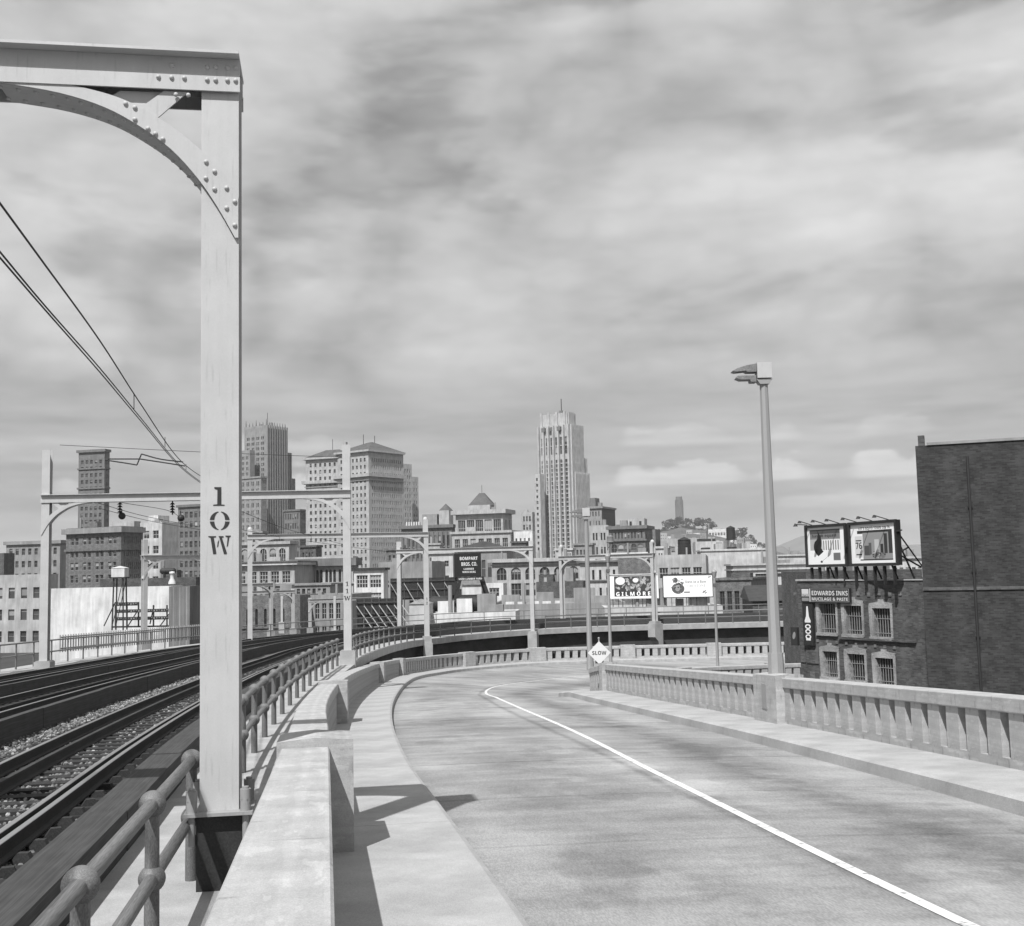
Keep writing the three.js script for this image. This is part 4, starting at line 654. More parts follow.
// --- left group
building('brick_corner_block', 'brick corner block with dark shaded side at the far left', { xL: 66, xC: 121, xR: 143, yT: 526, d: 300, th: 24 }, M.brickPale, { front: { c: 4, r: 7, mx: 0.8, fw: 0.64, fh: 0.6, group: 2, gap: 0.1, top: 1.8, bars: [1, 2] }, side: { c: 9, r: 7, fw: 0.4, fh: 0.6, top: 1.8 }, big: 1, cornice: [[1.6, 0.2, 0.9, M.stoneMid], [6.2, 5.6, 0.4]] });
building('white_windowed_block', 'white plastered block with two columns of windows', { xL: 140, xC: 162, xR: 178, yT: 522, d: 330, th: 22 }, M.stoneWhite, { front: { c: 2, r: 6, fw: 0.62, fh: 0.52, top: 1.2, group: 1, bars: [2, 2] }, big: 1, extra: (g, w, h) => part(g, 'penthouse', box(0.5, w * 0.5, h - 0.6, h + 2.2, -8, -3), M.white) });
building('pale_rear_block', 'pale block showing above the brick corner block', { xL: 112, xC: 134, xR: 138, yT: 521, d: 420, th: 16 }, M.stonePale, { front: { c: 5, r: 6, fw: 0.5 } });
building('dark_tall_block', 'dark tall block just left of the lettered post', { xL: 178, xC: 214, xR: 240, yT: 503, d: 430, th: 24 }, M.stoneDark, { front: { c: 7, r: 10, fw: 0.6, fh: 0.6, top: 2 }, side: { c: 5, r: 10, fw: 0.5 }, cornice: [[1, 0.1, 0.6]] });
building('dark_roof_shed', 'dark roofed shed behind the white wall', { xL: 100, xC: 196, yT: 577, d: 165, th: 6 }, M.brickDark, { roofMat: M.roofDark });
building('white_wall_shed', 'long white painted shed wall at the left', { xL: 50, xC: 171, xR: 173, yT: 586, d: 150, th: 5 }, M.white, { T: 0.4, roofMat: M.roofDark });
{
  const b = building('corrugated_shed', 'grey corrugated shed at the right end of the white wall', { xL: 169, xC: 190, xR: 194, yT: 586, d: 138, th: 10 }, M.stoneDark, { cat: 'shed' });
  for (let i = 0; i < 16; i++) part(b.g, 'corrugation', box(b.w * (i + 0.25) / 16, b.w * (i + 0.7) / 16, 0.2, b.h - 0.1, 0.002, 0.06), i % 5 === 3 ? M.stonePale : M.stoneMid);
  const q = at(172, 584, 142), v = thing('roof_ventilator', 'pale bottle-shaped roof ventilator beside the corrugated shed', 'ventilator', W3(q.x, q.y, 142)); part(v, 'pipe', new THREE.LatheGeometry([[0.45, 0], [0.4, 0.3], [0.22, 0.7], [0.22, 1.2], [0.36, 1.3], [0.3, 1.5], [0, 1.55]].map(([x, y]) => new THREE.Vector2(x, y)), 14), M.white);
}
function standTank(label, px0, px1, py0, py1, pyFoot, d, m, round = true, group) {
  const a = at((px0 + px1) / 2, py1, d), r = PX((px1 - px0) / 2, d), h = PX(py1 - py0, d), foot = PX(pyFoot - py1, d), t = thing('water_tank', label, 'water tank', W3(a.x, a.y - foot, d), 0, 'rooftop water tanks');
  if (round) { part(t, 'barrel', cyl(r, r * 0.94, h, 18).translate(0, foot, 0), m); part(t, 'lid', new THREE.ConeGeometry(r * 1.04, h * 0.2, 18).translate(0, foot + h * 1.1, 0), m); for (let i = 1; i < 5; i++) part(t, 'hoop', cyl(r * 1.015, r * 1.01, 0.08, 18).translate(0, foot + h * i / 5, 0), M.darkSteel); }
  else { part(t, 'barrel', box(-r, r, foot, foot + h, -r, r), m); part(t, 'lid', new THREE.ConeGeometry(r * 1.5, h * 0.22, 4).rotateY(Math.PI / 4).translate(0, foot + h * 1.11, 0), m); }
  for (const [x, z] of [[-1, -1], [1, -1], [-1, 1], [1, 1]]) part(t, 'leg', bar(V(x * r * 0.85, -0.4, z * r * 0.85), V(x * r * 0.7, foot, z * r * 0.7), 0.14, 0.14), M.darkSteel);
  part(t, 'platform', box(-r * 1.1, r * 1.1, foot - 0.16, foot - 0.004, -r * 1.1, r * 1.1), M.darkSteel);
  for (const z of [-1, 1]) part(t, 'cross_brace', bar(V(-r * 0.83, 0.1, z * r * 0.84), V(r * 0.72, foot * 0.95, z * r * 0.72), 0.07, 0.07), M.darkSteel);
  return t;
}
standTank('small pale square tank on a tall stand before the white wall', 113.5, 126.5, 568, 577, 626, 140, M.white, false);
standTank('dark round water tank above the right billboard', 678, 691.5, 540, 556, 571, 250, M.tank);
standTank('black water tank on a stand below the hilltop trees', 726.5, 735.5, 528, 539.5, 551, 330, M.black);
standTank('small white water tank left of the left billboard', 607, 613.5, 536.5, 542, 549, 380, M.tankPale);
{ // sign skeleton before the white wall
  const d = 145, o3 = at(115, 627, d), t = thing('sign_skeleton', 'open sign framework with rows of boards before the white wall', 'sign', W3(o3.x, o3.y, d));
  const p = (px, py, z = 0) => { const q = at(px, py, d); return W3(q.x, q.y, d - z).sub(t.position); };
  for (const x of [115.5, 127, 138.5, 153.5, 167]) part(t, 'post', bar(p(x, 627), p(x, x < 140 ? 602 : 605), 0.16, 0.16), M.darkSteel);
  for (const [x0, x1, y0, y1] of [[115.5, 138, 602, 606], [115.5, 169, 608.5, 613], [115.5, 169, 616, 620.5]]) {
    const a = p(x0, y1, 0.15), b = p(x1, y0, 0.15), bd = part(t, 'board', box(a.x, b.x, a.y, b.y, a.z, a.z + 0.08), M.black); const n = Math.round((x1 - x0) / 2.6);
    for (let i = 0; i < n; i++) { const u = a.x + (b.x - a.x) * (i + 0.2) / n; part(bd, 'raised_letter', box(u, u + (b.x - a.x) * 0.5 / n, a.y + 0.1 + 0.06 * (i % 3), b.y - 0.1, a.z + 0.082, a.z + 0.12), M.stoneMid); }
  }
  for (const [a, b] of [[[104, 626], [115, 603]], [[128, 626], [138, 610]], [[160, 626], [169, 614]], [[150, 624], [154, 606]]]) part(t, 'prop', bar(p(...a), p(...b), 0.12, 0.12), M.darkSteel);
  part(t, 'foot_beam', bar(p(112, 627), p(171, 626), 0.2, 0.2), M.darkSteel);
}
{ const q = at(168, 571, 158), t = thing('roof_boiler', 'dark drum lying on the shed roof left of the lettered post', 'tank', W3(q.x, q.y, 158)); part(t, 'drum', new THREE.CapsuleGeometry(0.42, 1.4, 6, 14).rotateZ(Math.PI / 2), M.darkSteel); for (const x of [-0.5, 0.5]) part(t, 'cradle', box(x - 0.1, x + 0.1, -0.9, -0.3, -0.3, 0.3), M.darkSteel); }

building('edge_office_block', 'grey block beyond the left end of the brick corner block', { xL: 6, xC: 60, xR: 66, yT: 540, d: 340, th: 14 }, M.stoneMid, { front: { c: 8, r: 6, fw: 0.5, fh: 0.5 }, cornice: [[1, 0, 0.6]] });
building('edge_warehouse', 'low pale warehouse at the far left edge', { xL: -70, xC: 46, xR: 50, yT: 574, d: 200, th: 8 }, M.stonePale, { front: { c: 9, r: 3, fw: 0.5, fh: 0.5 } });
building('edge_brick_block', 'brick block at the outer left edge', { xL: -90, xC: 4, xR: 10, yT: 553, d: 280, th: 12 }, M.brickMid, { front: { c: 9, r: 5, fw: 0.5, fh: 0.5 } });
// --- middle left group
building('arched_pale_block', 'pale block with large arched bays seen under the second bent', { xL: 238, xC: 289, xR: 297, yT: 541, d: 320, th: 14 }, M.stonePale, { front: { c: 5, r: 3, fw: 0.7, fh: 0.78, arch: 1, top: 1.2, bot: 3, bars: [3, 3] }, big: 1, cornice: [[0.8, 0, 0.6]] });
building('two_storey_shop_block', 'long two-storey block with wide paned windows and pale cornice', { xL: 222, xC: 294.5, yT: 560.5, d: 250, th: 8 }, M.stonePale, { front: { c: 6, r: 3, fw: 0.72, fh: 0.6, top: 1.3, bot: 1.5, bars: [3, 3] }, big: 1, cornice: [[0.9, 0.2, 0.9, M.stoneWhite], [0.2, 0, 1.2, M.stoneDark]] });
building('heavy_cornice_block', 'block with heavy dark cornice over triplets of arched windows', { xL: 295, xC: 353, xR: 358, yT: 556, d: 262, th: 8 }, M.stonePale, { front: [{ c: 4, r: 1, fw: 0.8, fh: 0.8, group: 3, gap: 0.09, arch: 1, top: 2.4, bot: 9.2, bars: [1, 2] }, { c: 4, r: 2, fw: 0.76, fh: 0.66, group: 3, gap: 0.08, top: 6.4, bot: 1.5, bars: [1, 2] }], frame: M.frameDark, big: 1, cornice: [[2.1, 0.4, 1.0, M.stoneDark], [6.2, 5.8, 0.4]] });
building('grey_flat_block', 'grey flat-roofed block with a row of low windows', { xL: 262, xC: 330, yT: 583, d: 215, th: 6 }, M.stoneMid, { clutter: 0, front: { c: 12, r: 1, fw: 0.6, fh: 0.7, top: 0.6, bot: 7.9, bars: [2, 2] }, big: 1, frame: M.frameDark, roofMat: M.roofMid, cornice: [[0.35, 0, 0.3]] });
building('low_brick_works', 'low pale brick works with four arched windows', { xL: 222, xC: 300, yT: 595, d: 185, th: 6 }, M.brickPale, { front: { c: 8, r: 1, fw: 0.3, fh: 0.6, arch: 1, top: 1.0, bot: 3.2, bars: [1, 2] }, frame: M.frameDark, big: 1, cornice: [[5.2, 4.9, 0.2]] });
building('grey_window_block', 'grey block with tall windows behind the lone pale pole', { xL: 296, xC: 352, yT: 594, d: 190, th: 6 }, M.stoneMid, { front: { c: 7, r: 2, fw: 0.6, fh: 0.7, top: 0.8, bot: 0.8, bars: [2, 3] }, big: 1 });
building('white_window_house', 'small white house of four big paned windows right of the second post', { xL: 354, xC: 383.5, xR: 386, yT: 567.5, d: 205, th: 5 }, M.white, { front: { c: 2, r: 2, mx: 0.25, fw: 0.84, fh: 0.72, top: 0.8, bot: 6.2, bars: [4, 3] }, big: 1, cornice: [[0.4, 0, 0.4, M.roofDark]] });
building('plain_brick_block', 'plain grey brick block behind the white house', { xL: 378, xC: 432, yT: 561, d: 240, th: 8 }, M.stoneMid, { front: { c: 4, r: 2, fw: 0.34, fh: 0.34, top: 2.5, bot: 4, bars: [1, 2] }, big: 1, frame: M.frameWhite });
building('grey_gabled_shed', 'small pale shed beside the third post', { xL: 409, xC: 426, xR: 429, yT: 604, d: 120, th: 6 }, M.stoneWhite, { cat: 'shed', roof: 'hip', rh: 0.5, eave: 0.1, roofMat: M.roofPale });
function hoarding(label, x0, x1, y0, y1, d, n, lean) {
  const a = at(x0, y1, d), b = at(x1, y0, d), t = thing('hoarding_back', label, 'hoarding', W3(a.x, STREET, d)), w = b.x - a.x, h0 = a.y - STREET, h1 = b.y - STREET;
  part(t, 'panel', box(0, w, h0, h1, -0.15, 0), M.black);
  for (let i = 0; i <= n; i++) { const x = w * i / n; part(t, 'post', box(x - 0.07, x + 0.07, 0, h1, 0.005, 0.13), M.girder); part(t, 'prop', bar(V(x, h1 - (h1 - h0) * 0.25, 0.15), V(x + lean, h0 - 0.4, 2.6), 0.1, 0.1), M.stoneMid); }
  for (const k of [0.1, 0.45, 0.85]) part(t, 'stringer', box(0, w, mix(h0, h1, k), mix(h0, h1, k) + 0.12, 0.135, 0.2), M.girder);
}
hoarding('dark hoarding back with diagonal props, low one behind the second post railing', 357, 402, 598, 627, 128, 6, 2.2);
hoarding('dark hoarding back with diagonal props, upper one behind the third post', 391, 458, 577, 600, 165, 5, 1.8);
building('pale_flat_house', 'pale flat-roofed house with awnings above the upper hoarding', { xL: 424, xC: 453, xR: 455, yT: 551, d: 300, th: 8 }, M.stoneWhite, { front: { c: 3, r: 3, fw: 0.5, fh: 0.4, bot: 5, bars: [2, 2] }, big: 1, cornice: [[0.6, 0, 0.5]] });
building('dark_hip_roof_hall', 'hall with broad dark hipped roof below the pyramid-roofed block', { xL: 454, xC: 507, yT: 549, d: 330, th: 6, s: 18 }, M.stoneMid, { front: { c: 8, r: 2, fw: 0.6, fh: 0.6 }, roof: 'hip', rh: 2.6, roofMat: M.roofDark });
building('small_paned_house', 'small pale house with paned window right of the black sign', { xL: 485, xC: 503, xR: 506, yT: 583, d: 190, th: 8 }, M.white, { front: { c: 1, r: 1, mx: 0.3, fw: 0.7, fh: 0.75, top: 0.5, bot: 7.8, bars: [3, 2] }, big: 1 });
building('arcade_block', 'long pale block with tall arched windows across the centre', { xL: 492, xC: 583, xR: 590, yT: 557, d: 290, th: 8 }, M.stonePale, { T: 0.6, front: { c: 6, r: 3, fw: 0.7, fh: 0.8, arch: 1, top: 1.8, bot: 1.5, bars: [3, 2] }, frame: M.stoneMid, big: 1, cornice: [[0.9, 0.1, 1.0], [1.7, 1.4, 0.4]] });
building('dark_box_warehouse', 'dark blank warehouse in front of the arcade block', { xL: 536, xC: 583, yT: 581, d: 190, th: 8 }, M.brickDark, { roofMat: M.roofDark, extra: (g, w, h) => { const b = part(g, 'stair_head', box(0.4, w * 0.36, h - 0.6, h + 1.2, -5, -0.6), M.brickDark); part(b, 'stair_window', box(w * 0.16, w * 0.22, h - 0.2, h + 0.7, -0.6, -0.55), M.stonePale); } });
building('white_corniced_house', 'white house with two window rows and dark cornices left of the billboards', { xL: 580, xC: 641, yT: 559, d: 250, th: 6 }, M.stoneWhite, { front: { c: 8, r: 3, fw: 0.34, fh: 0.55, top: 1.2, bot: 1.4, bars: [1, 2] }, big: 1, frame: M.frameDark, cornice: [[0.5, 0.1, 0.7, M.stoneDark], [4.6, 4.3, 0.35, M.stoneDark]] });
building('pale_brick_gable', 'pale brick wall rising behind the left billboard', { xL: 618, xC: 656, yT: 556, d: 240, th: 6 }, M.brickPale, { extra: (g, w, h) => part(g, 'roof_sign', box(-1.5, w * 0.8, h + 0.2, h + 0.9, -2, -1.8), M.white) });
building('grey_roof_works', 'low grey-roofed works across the centre behind the tracks', { xL: 488, xC: 625, yT: 602, d: 160, th: 3, s: 30 }, M.stoneMid, { roofMat: M.roofPale, extra: (g, w, h) => { for (let i = 0; i < 5; i++) part(g, 'skylight', box(2.2 + i * 1.75, 3.4 + i * 1.75, h - 0.6, h + 0.25, -4.5 + (i % 2), -3.4 + (i % 2)), M.white); } });
building('white_tank_wall', 'long white wall carrying the dark tanks', { xL: 424, xC: 515, yT: 611.5, d: 122, th: 4, s: 7 }, M.white, { T: 0.3, cat: 'wall', roofMat: M.roofPale });
for (const [x0, x1, lab] of [[429, 450, 'dark horizontal tank, left of the sign frame'], [457, 490, 'longer dark horizontal tank under the black sign']]) {
  const d = 125.4, a = at((x0 + x1) / 2, 604, d), L = PX(x1 - x0, d), r = PX(7.4, d), t = thing('oil_tank', lab, 'tank', W3(a.x, a.y - r - 0.35, d), 0, 'dark tanks on the white wall');
  part(t, 'drum', new THREE.CapsuleGeometry(r, L - 2 * r * 0.6, 5, 20).scale(1, 0.94, 1).rotateZ(Math.PI / 2).translate(0, r + 0.35, 0), M.darkSteel);
  for (const k of [-0.3, 0.3]) part(t, 'cradle', box(k * L - 0.15, k * L + 0.15, 0, 0.8, -0.6, 0.6), M.darkSteel);
}
{ // black sign on a raking frame
  const d = 126.8, b = at(470, 612, d), t = thing('black_roof_sign', 'black lettered sign on a raking dark frame over the tanks', 'sign', W3(b.x, b.y, d)), p = (px, py, z = 0) => { const q = at(px, py, d); return W3(q.x, q.y, d - z).sub(t.position); };
  for (const [x0, x1, z] of [[449, 457, 0], [452, 460, -2], [494, 482, 0], [491, 479.5, -2]]) part(t, 'leg', bar(p(x0, 612, z), p(x1, 577, z), 0.34, 0.3), M.darkSteel);
  part(t, 'crossbar', bar(p(451, 597), p(491, 596), 0.4, 0.3), M.darkSteel); part(t, 'crossbar', bar(p(457, 578.5), p(484, 577.5), 0.25, 0.3), M.darkSteel);
  const lines = canvasTex(512, 448, (g, w, h) => { g.fillStyle = '#1c1c1c'; g.fillRect(0, 0, w, h); g.fillStyle = '#d8d8d8'; g.font = 'bold 88px sans-serif'; g.textAlign = 'center'; g.fillText('BOMPART', w * 0.54, 128, 350); g.font = 'bold 96px sans-serif'; g.fillText('BROS. CO.', w * 0.56, 240, 310); g.font = 'bold 50px sans-serif'; g.fillText('LUMBER', w * 0.54, 318, 230); g.fillText('WRECKERS', w * 0.55, 378, 290); });
  const a = p(454.5, 577, 0.3), c = p(481, 553, 0.3), bd = part(t, 'board', box(a.x, c.x, a.y, c.y, a.z, a.z + 0.16), M.black);
  part(bd, 'printed_face', new THREE.PlaneGeometry(c.x - a.x - 0.04, c.y - a.y - 0.04).translate((a.x + c.x) / 2, (a.y + c.y) / 2, a.z + 0.166), new THREE.MeshStandardMaterial({ map: lines, roughness: 0.9 }));
  const st = canvasTex(512, 56, (g, w, h) => { g.fillStyle = '#2a2a2a'; g.fillRect(0, 0, w, h); g.fillStyle = '#dddddd'; g.font = 'bold 46px sans-serif'; g.textAlign = 'center'; g.fillText('USED LUMBER YARD', w / 2, 44, 490); });
  const e = p(457, 580.5, 0.5), f = p(484, 577, 0.5); part(t, 'strip_sign', new THREE.BoxGeometry(f.x - e.x, f.y - e.y, 0.06).translate((e.x + f.x) / 2, (e.y + f.y) / 2, e.z), new THREE.MeshStandardMaterial({ map: st, roughness: 0.9 }));
  const sh = thing('pale_canvas_hut', 'pale hut seen through the black sign frame', 'hut', W3(at(472, 597, 150).x, STREET, 150)); part(sh, 'wall', box(-PX(9.5, 150), PX(9.5, 150), 0, at(472, 585, 150).y - STREET, -4, 0), M.white); part(sh, 'roof', box(-PX(10, 150), PX(10, 150), at(472, 585, 150).y - STREET + 0.003, at(472, 585, 150).y - STREET + 0.2, -4.2, 0.2), M.roofPale);
}

[[424, 440, 543, 400, M.stonePale, 'small pale block above the upper hoarding, left'], [512, 526, 541, 380, M.brickMid, 'small brick block left of the white skyscraper foot'], [556, 572, 548, 340, M.stoneWhite, 'small white block at the right foot of the white skyscraper'], [574, 592, 543, 360, M.stoneMid, 'small grey block below the dark blank-sided one'], [246, 262, 531, 380, M.stoneMid, 'small grey block over the arched bays right of the lettered post'], [300, 316, 545, 330, M.brickMid, 'small brick block over the heavy cornice'], [386, 402, 548, 330, M.brickPale, 'small pale brick block behind the fourth bent left post'], [626, 644, 549, 330, M.brickMid, 'brick block just above the left billboard'], [656, 668, 546, 320, M.stoneWhite, 'white block right of the fifth post cap']].forEach(([x0, x1, y, d, m, lab], i) => building('infill_block', lab, { xL: x0, xC: x1, xR: x1 + 3, yT: y, d, th: 10 + i }, m, { front: { c: 3 + i % 2, r: 6, fw: 0.45 + 0.03 * (i % 4), fh: 0.5, top: 1.2 }, cornice: [[0.6, 0, 0.4]] }));
// --- right group
building('white_band_works', 'works with white framed window bands behind the right billboard', { xL: 655, xC: 706, xR: 720, yT: 554, d: 235, th: 10 }, M.stonePale, { front: { c: 4, r: 2, fw: 0.78, fh: 0.55, top: 1.6, bot: 5, bars: [3, 2] }, big: 1, frame: M.frameWhite, roofMat: M.roofPale });
building('pale_hill_foot_block', 'pale block below the hilltop tower', { xL: 661, xC: 700, xR: 706, yT: 538, d: 420, th: 8 }, M.stonePale, { front: { c: 5, r: 4, fw: 0.5, fh: 0.4 }, roofMat: M.roofDark });
building('blank_white_warehouse', 'wide blank white warehouse right of the round water tank', { xL: 701, xC: 768, yT: 548, d: 320, th: 5 }, M.stoneWhite, { cornice: [[0.5, 0.1, 0.3]], extra: (g, w, h) => { for (let i = 0; i < 4; i++) part(g, 'roof_shed', box(w * (0.04 + 0.2 * i), w * (0.16 + 0.2 * i), h - 0.6, h + 0.6 + (i % 2), -9, -3), i % 2 ? M.stonePale : M.roofDark); } });
building('pale_rear_warehouse', 'pale warehouse with a dark roof strip left of the black tank', { xL: 696, xC: 724, yT: 541, d: 390, th: 5 }, M.stoneWhite, { extra: (g, w, h) => part(g, 'roof_strip', box(w * 0.1, w * 0.75, h - 0.6, h + 1, -6, -3), M.roofDark) });
building('long_banded_warehouse', 'long pale warehouse with dark window bands behind the tall lamp', { xL: 733, xC: 822, yT: 562, d: 260, th: 4 }, M.stoneWhite, { front: { c: 5, r: 1, fw: 0.66, fh: 0.8, top: 2.2, bot: 9.4, bars: [4, 2] }, big: 1, frame: M.frameDark, cornice: [[0.4, 0, 0.5], [1.5, 1.2, 0.4]] });
building('far_pier_shed', 'far low pale pier shed under the hills', { xL: 770, xC: 830, yT: 553.5, d: 460, th: 3 }, M.stoneWhite, { cornice: [[0.6, 0, 0.6]] });
building('far_pier_shed', 'far low pale building right of the twin billboards', { xL: 890, xC: 925, yT: 556, d: 330, th: 3 }, M.stoneWhite, { cornice: [[0.6, 0, 0.6]], front: { c: 5, r: 2, fw: 0.6, fh: 0.4 } });
building('two_window_brick_block', 'grey brick block with two dark windows right of the billboards', { xL: 714, xC: 751, xR: 768, yT: 577.5, d: 180, th: 20 }, M.brickPale, { front: { c: 4, r: 1, fw: 0.66, fh: 0.72, top: 1.4, bot: 4.6, bars: [2, 3] }, side: { c: 2, r: 1, fw: 0.5, fh: 0.5, top: 2, bot: 5 }, frame: M.frameDark, big: 2, cornice: [[0.35, 0, 0.25]], extra: (g, w, h) => part(g, 'stair_head', box(w * 0.45, w * 0.96, h - 0.6, h + 0.7, -4, -0.8), M.brickMid) });
building('dark_gable_shed', 'dark shed roof at the foot of the tall lamp', { xL: 752, xC: 812, yT: 600, d: 128, th: 8, s: 18 }, M.brickDark, { roof: 'gable', rh: 1.6, roofMat: M.roofDark, eave: 0.4, cat: 'shed' });
building('pale_billboard_base', 'low pale wall under the two white billboards', { xL: 604, xC: 722, yT: 605, d: 145, th: 2, s: 9 }, M.stoneWhite, { roofMat: M.roofPale, front: { c: 1, r: 1, mx: 0.2, x0: 0.2, x1: 2.6, fw: 0.8, fh: 0.5, bot: 5, top: 1.2 } });

function billboard(name, label, A, B, yTop, yBot, texFn, res, o = {}) {        // A, B: {px, d} of the two lower corners, seen from the front
  const a = at(A.px, yBot[0], A.d), b = at(B.px, yBot[1], B.d), w = Math.hypot(b.x - a.x, b.t - a.t), turn = Math.atan2(b.t - a.t, b.x - a.x), h = at(A.px, yTop[0], A.d).y - a.y;
  const t = thing(name, label, 'billboard', W3(a.x, a.y - (o.legs || 1.5), a.t), turn, o.group), z0 = o.legs || 1.5, fr = o.frame || 0.3, m = o.margin || 0;
  part(t, 'backing', box(0, w, z0, z0 + h, -0.2, 0), M.black);
  part(t, 'frame', join([box(0, w, z0 + h - fr, z0 + h + 0.02, 0.003, 0.12), box(0, w, z0 - 0.02, z0 + fr, 0.003, 0.12), box(0, fr, z0 + fr + 0.002, z0 + h - fr - 0.002, 0.003, 0.12), box(w - fr, w, z0 + fr + 0.002, z0 + h - fr - 0.002, 0.003, 0.12)]), o.frameMat || M.darkSteel);
  const pm = new THREE.MeshStandardMaterial({ map: canvasTex(res[0], res[1], texFn), roughness: 0.8 });
  part(t, 'poster', new THREE.PlaneGeometry(w - 2 * fr, h - 2 * fr).translate(w / 2, z0 + h / 2, 0.02), pm);
  for (let i = 0; i < 5; i++) part(t, 'leg', box(w * (i + 0.3) / 5, w * (i + 0.3) / 5 + 0.09, 0, z0 - 0.03, -0.18, -0.02), M.darkSteel);
  for (let i = 0; i < 3; i++) { const x = w * (i + 0.5) / 3; part(t, 'prop', bar(V(x, z0 + h * 0.8, -0.25), V(x, 0, -1.6), 0.07, 0.07), M.darkSteel); if (o.lamps) part(t, 'lamp_arm', join([rod(V(x, z0 + h + 0.02, 0), V(x, z0 + h + 0.25, 0.9), 0.025), cyl(0.12, 0.05, 0.14, 8).translate(x, z0 + h + 0.13, 0.9)]), M.darkSteel); }
  return t;
}
const speck = (g, w, h, n, seed, lo, hi, sz) => { const r = rng(seed); for (let i = 0; i < n; i++) { const v = Math.round(mix(lo, hi, r())); g.fillStyle = `rgb(${v},${v},${v})`; g.beginPath(); g.ellipse(w[0] + r() * (w[1] - w[0]), h[0] + r() * (h[1] - h[0]), sz * (0.4 + r()), sz * (0.3 + 0.7 * r()), r() * 3, 0, 7); g.fill(); } };
billboard('poster_billboard', 'white framed billboard with a busy picture above the word GILMORE', { px: 609.5, d: 148 }, { px: 659, d: 147 }, [574.5, 573], [599, 597], (g, w, h) => {
  g.fillStyle = '#f4f4f4'; g.fillRect(0, 0, w, h); g.fillStyle = '#3a3a3a'; g.fillRect(w * 0.09, h * 0.06, w * 0.83, h * 0.88);
  speck(g, [w * 0.13, w * 0.9], [h * 0.1, h * 0.66], 70, 3, 90, 200, h * 0.07); g.fillStyle = '#e6e6e6'; g.beginPath(); g.ellipse(w * 0.22, h * 0.26, w * 0.1, h * 0.17, 0, 0, 7); g.fill(); g.beginPath(); g.ellipse(w * 0.54, h * 0.24, w * 0.06, h * 0.1, 0, 0, 7); g.fill();
  g.fillStyle = '#2a2a2a'; g.fillRect(w * 0.12, h * 0.7, w * 0.2, h * 0.1); g.fillStyle = '#ffffff'; g.font = `bold ${h * 0.24}px sans-serif`; g.textAlign = 'left'; g.fillText('G I L M O R E', w * 0.12, h * 0.91, w * 0.76);
}, [768, 384], { group: 'two white billboards beside the fifth post', legs: 1.2, frame: 0.1, frameMat: M.white });
billboard('poster_billboard', 'white billboard with a dark figure and small lettering, right of the fifth post', { px: 663, d: 147 }, { px: 713.5, d: 146 }, [574.5, 572.5], [598, 596], (g, w, h) => {
  g.fillStyle = '#f6f6f6'; g.fillRect(0, 0, w, h); g.fillStyle = '#555'; g.beginPath(); g.ellipse(w * 0.25, h * 0.24, w * 0.05, h * 0.12, 0, 0, 7); g.fill(); g.beginPath(); g.ellipse(w * 0.3, h * 0.62, w * 0.13, h * 0.24, 0.2, 0, 7); g.fill(); g.fillStyle = '#999'; g.beginPath(); g.ellipse(w * 0.29, h * 0.6, w * 0.05, h * 0.14, 0, 0, 7); g.fill(); speck(g, [w * 0.17, w * 0.42], [h * 0.2, h * 0.85], 40, 8, 40, 160, h * 0.04);
  g.fillStyle = '#444'; g.font = `bold ${h * 0.15}px serif`; g.fillText('Days in a Row', w * 0.45, h * 0.38, w * 0.43); g.fillStyle = '#aaa'; g.font = `bold ${h * 0.15}px serif`; g.fillText('FIRESTONE', w * 0.47, h * 0.56, w * 0.4); g.fillStyle = '#666'; g.fillRect(w * 0.42, h * 0.76, w * 0.12, h * 0.06); speck(g, [w * 0.8, w * 0.92], [h * 0.7, h * 0.88], 9, 12, 70, 180, h * 0.04); speck(g, [w * 0.93, w * 0.98], [h * 0.08, h * 0.16], 4, 14, 60, 120, h * 0.03);
}, [768, 384], { group: 'two white billboards beside the fifth post', legs: 1.2, frame: 0.09, frameMat: M.darkSteel });

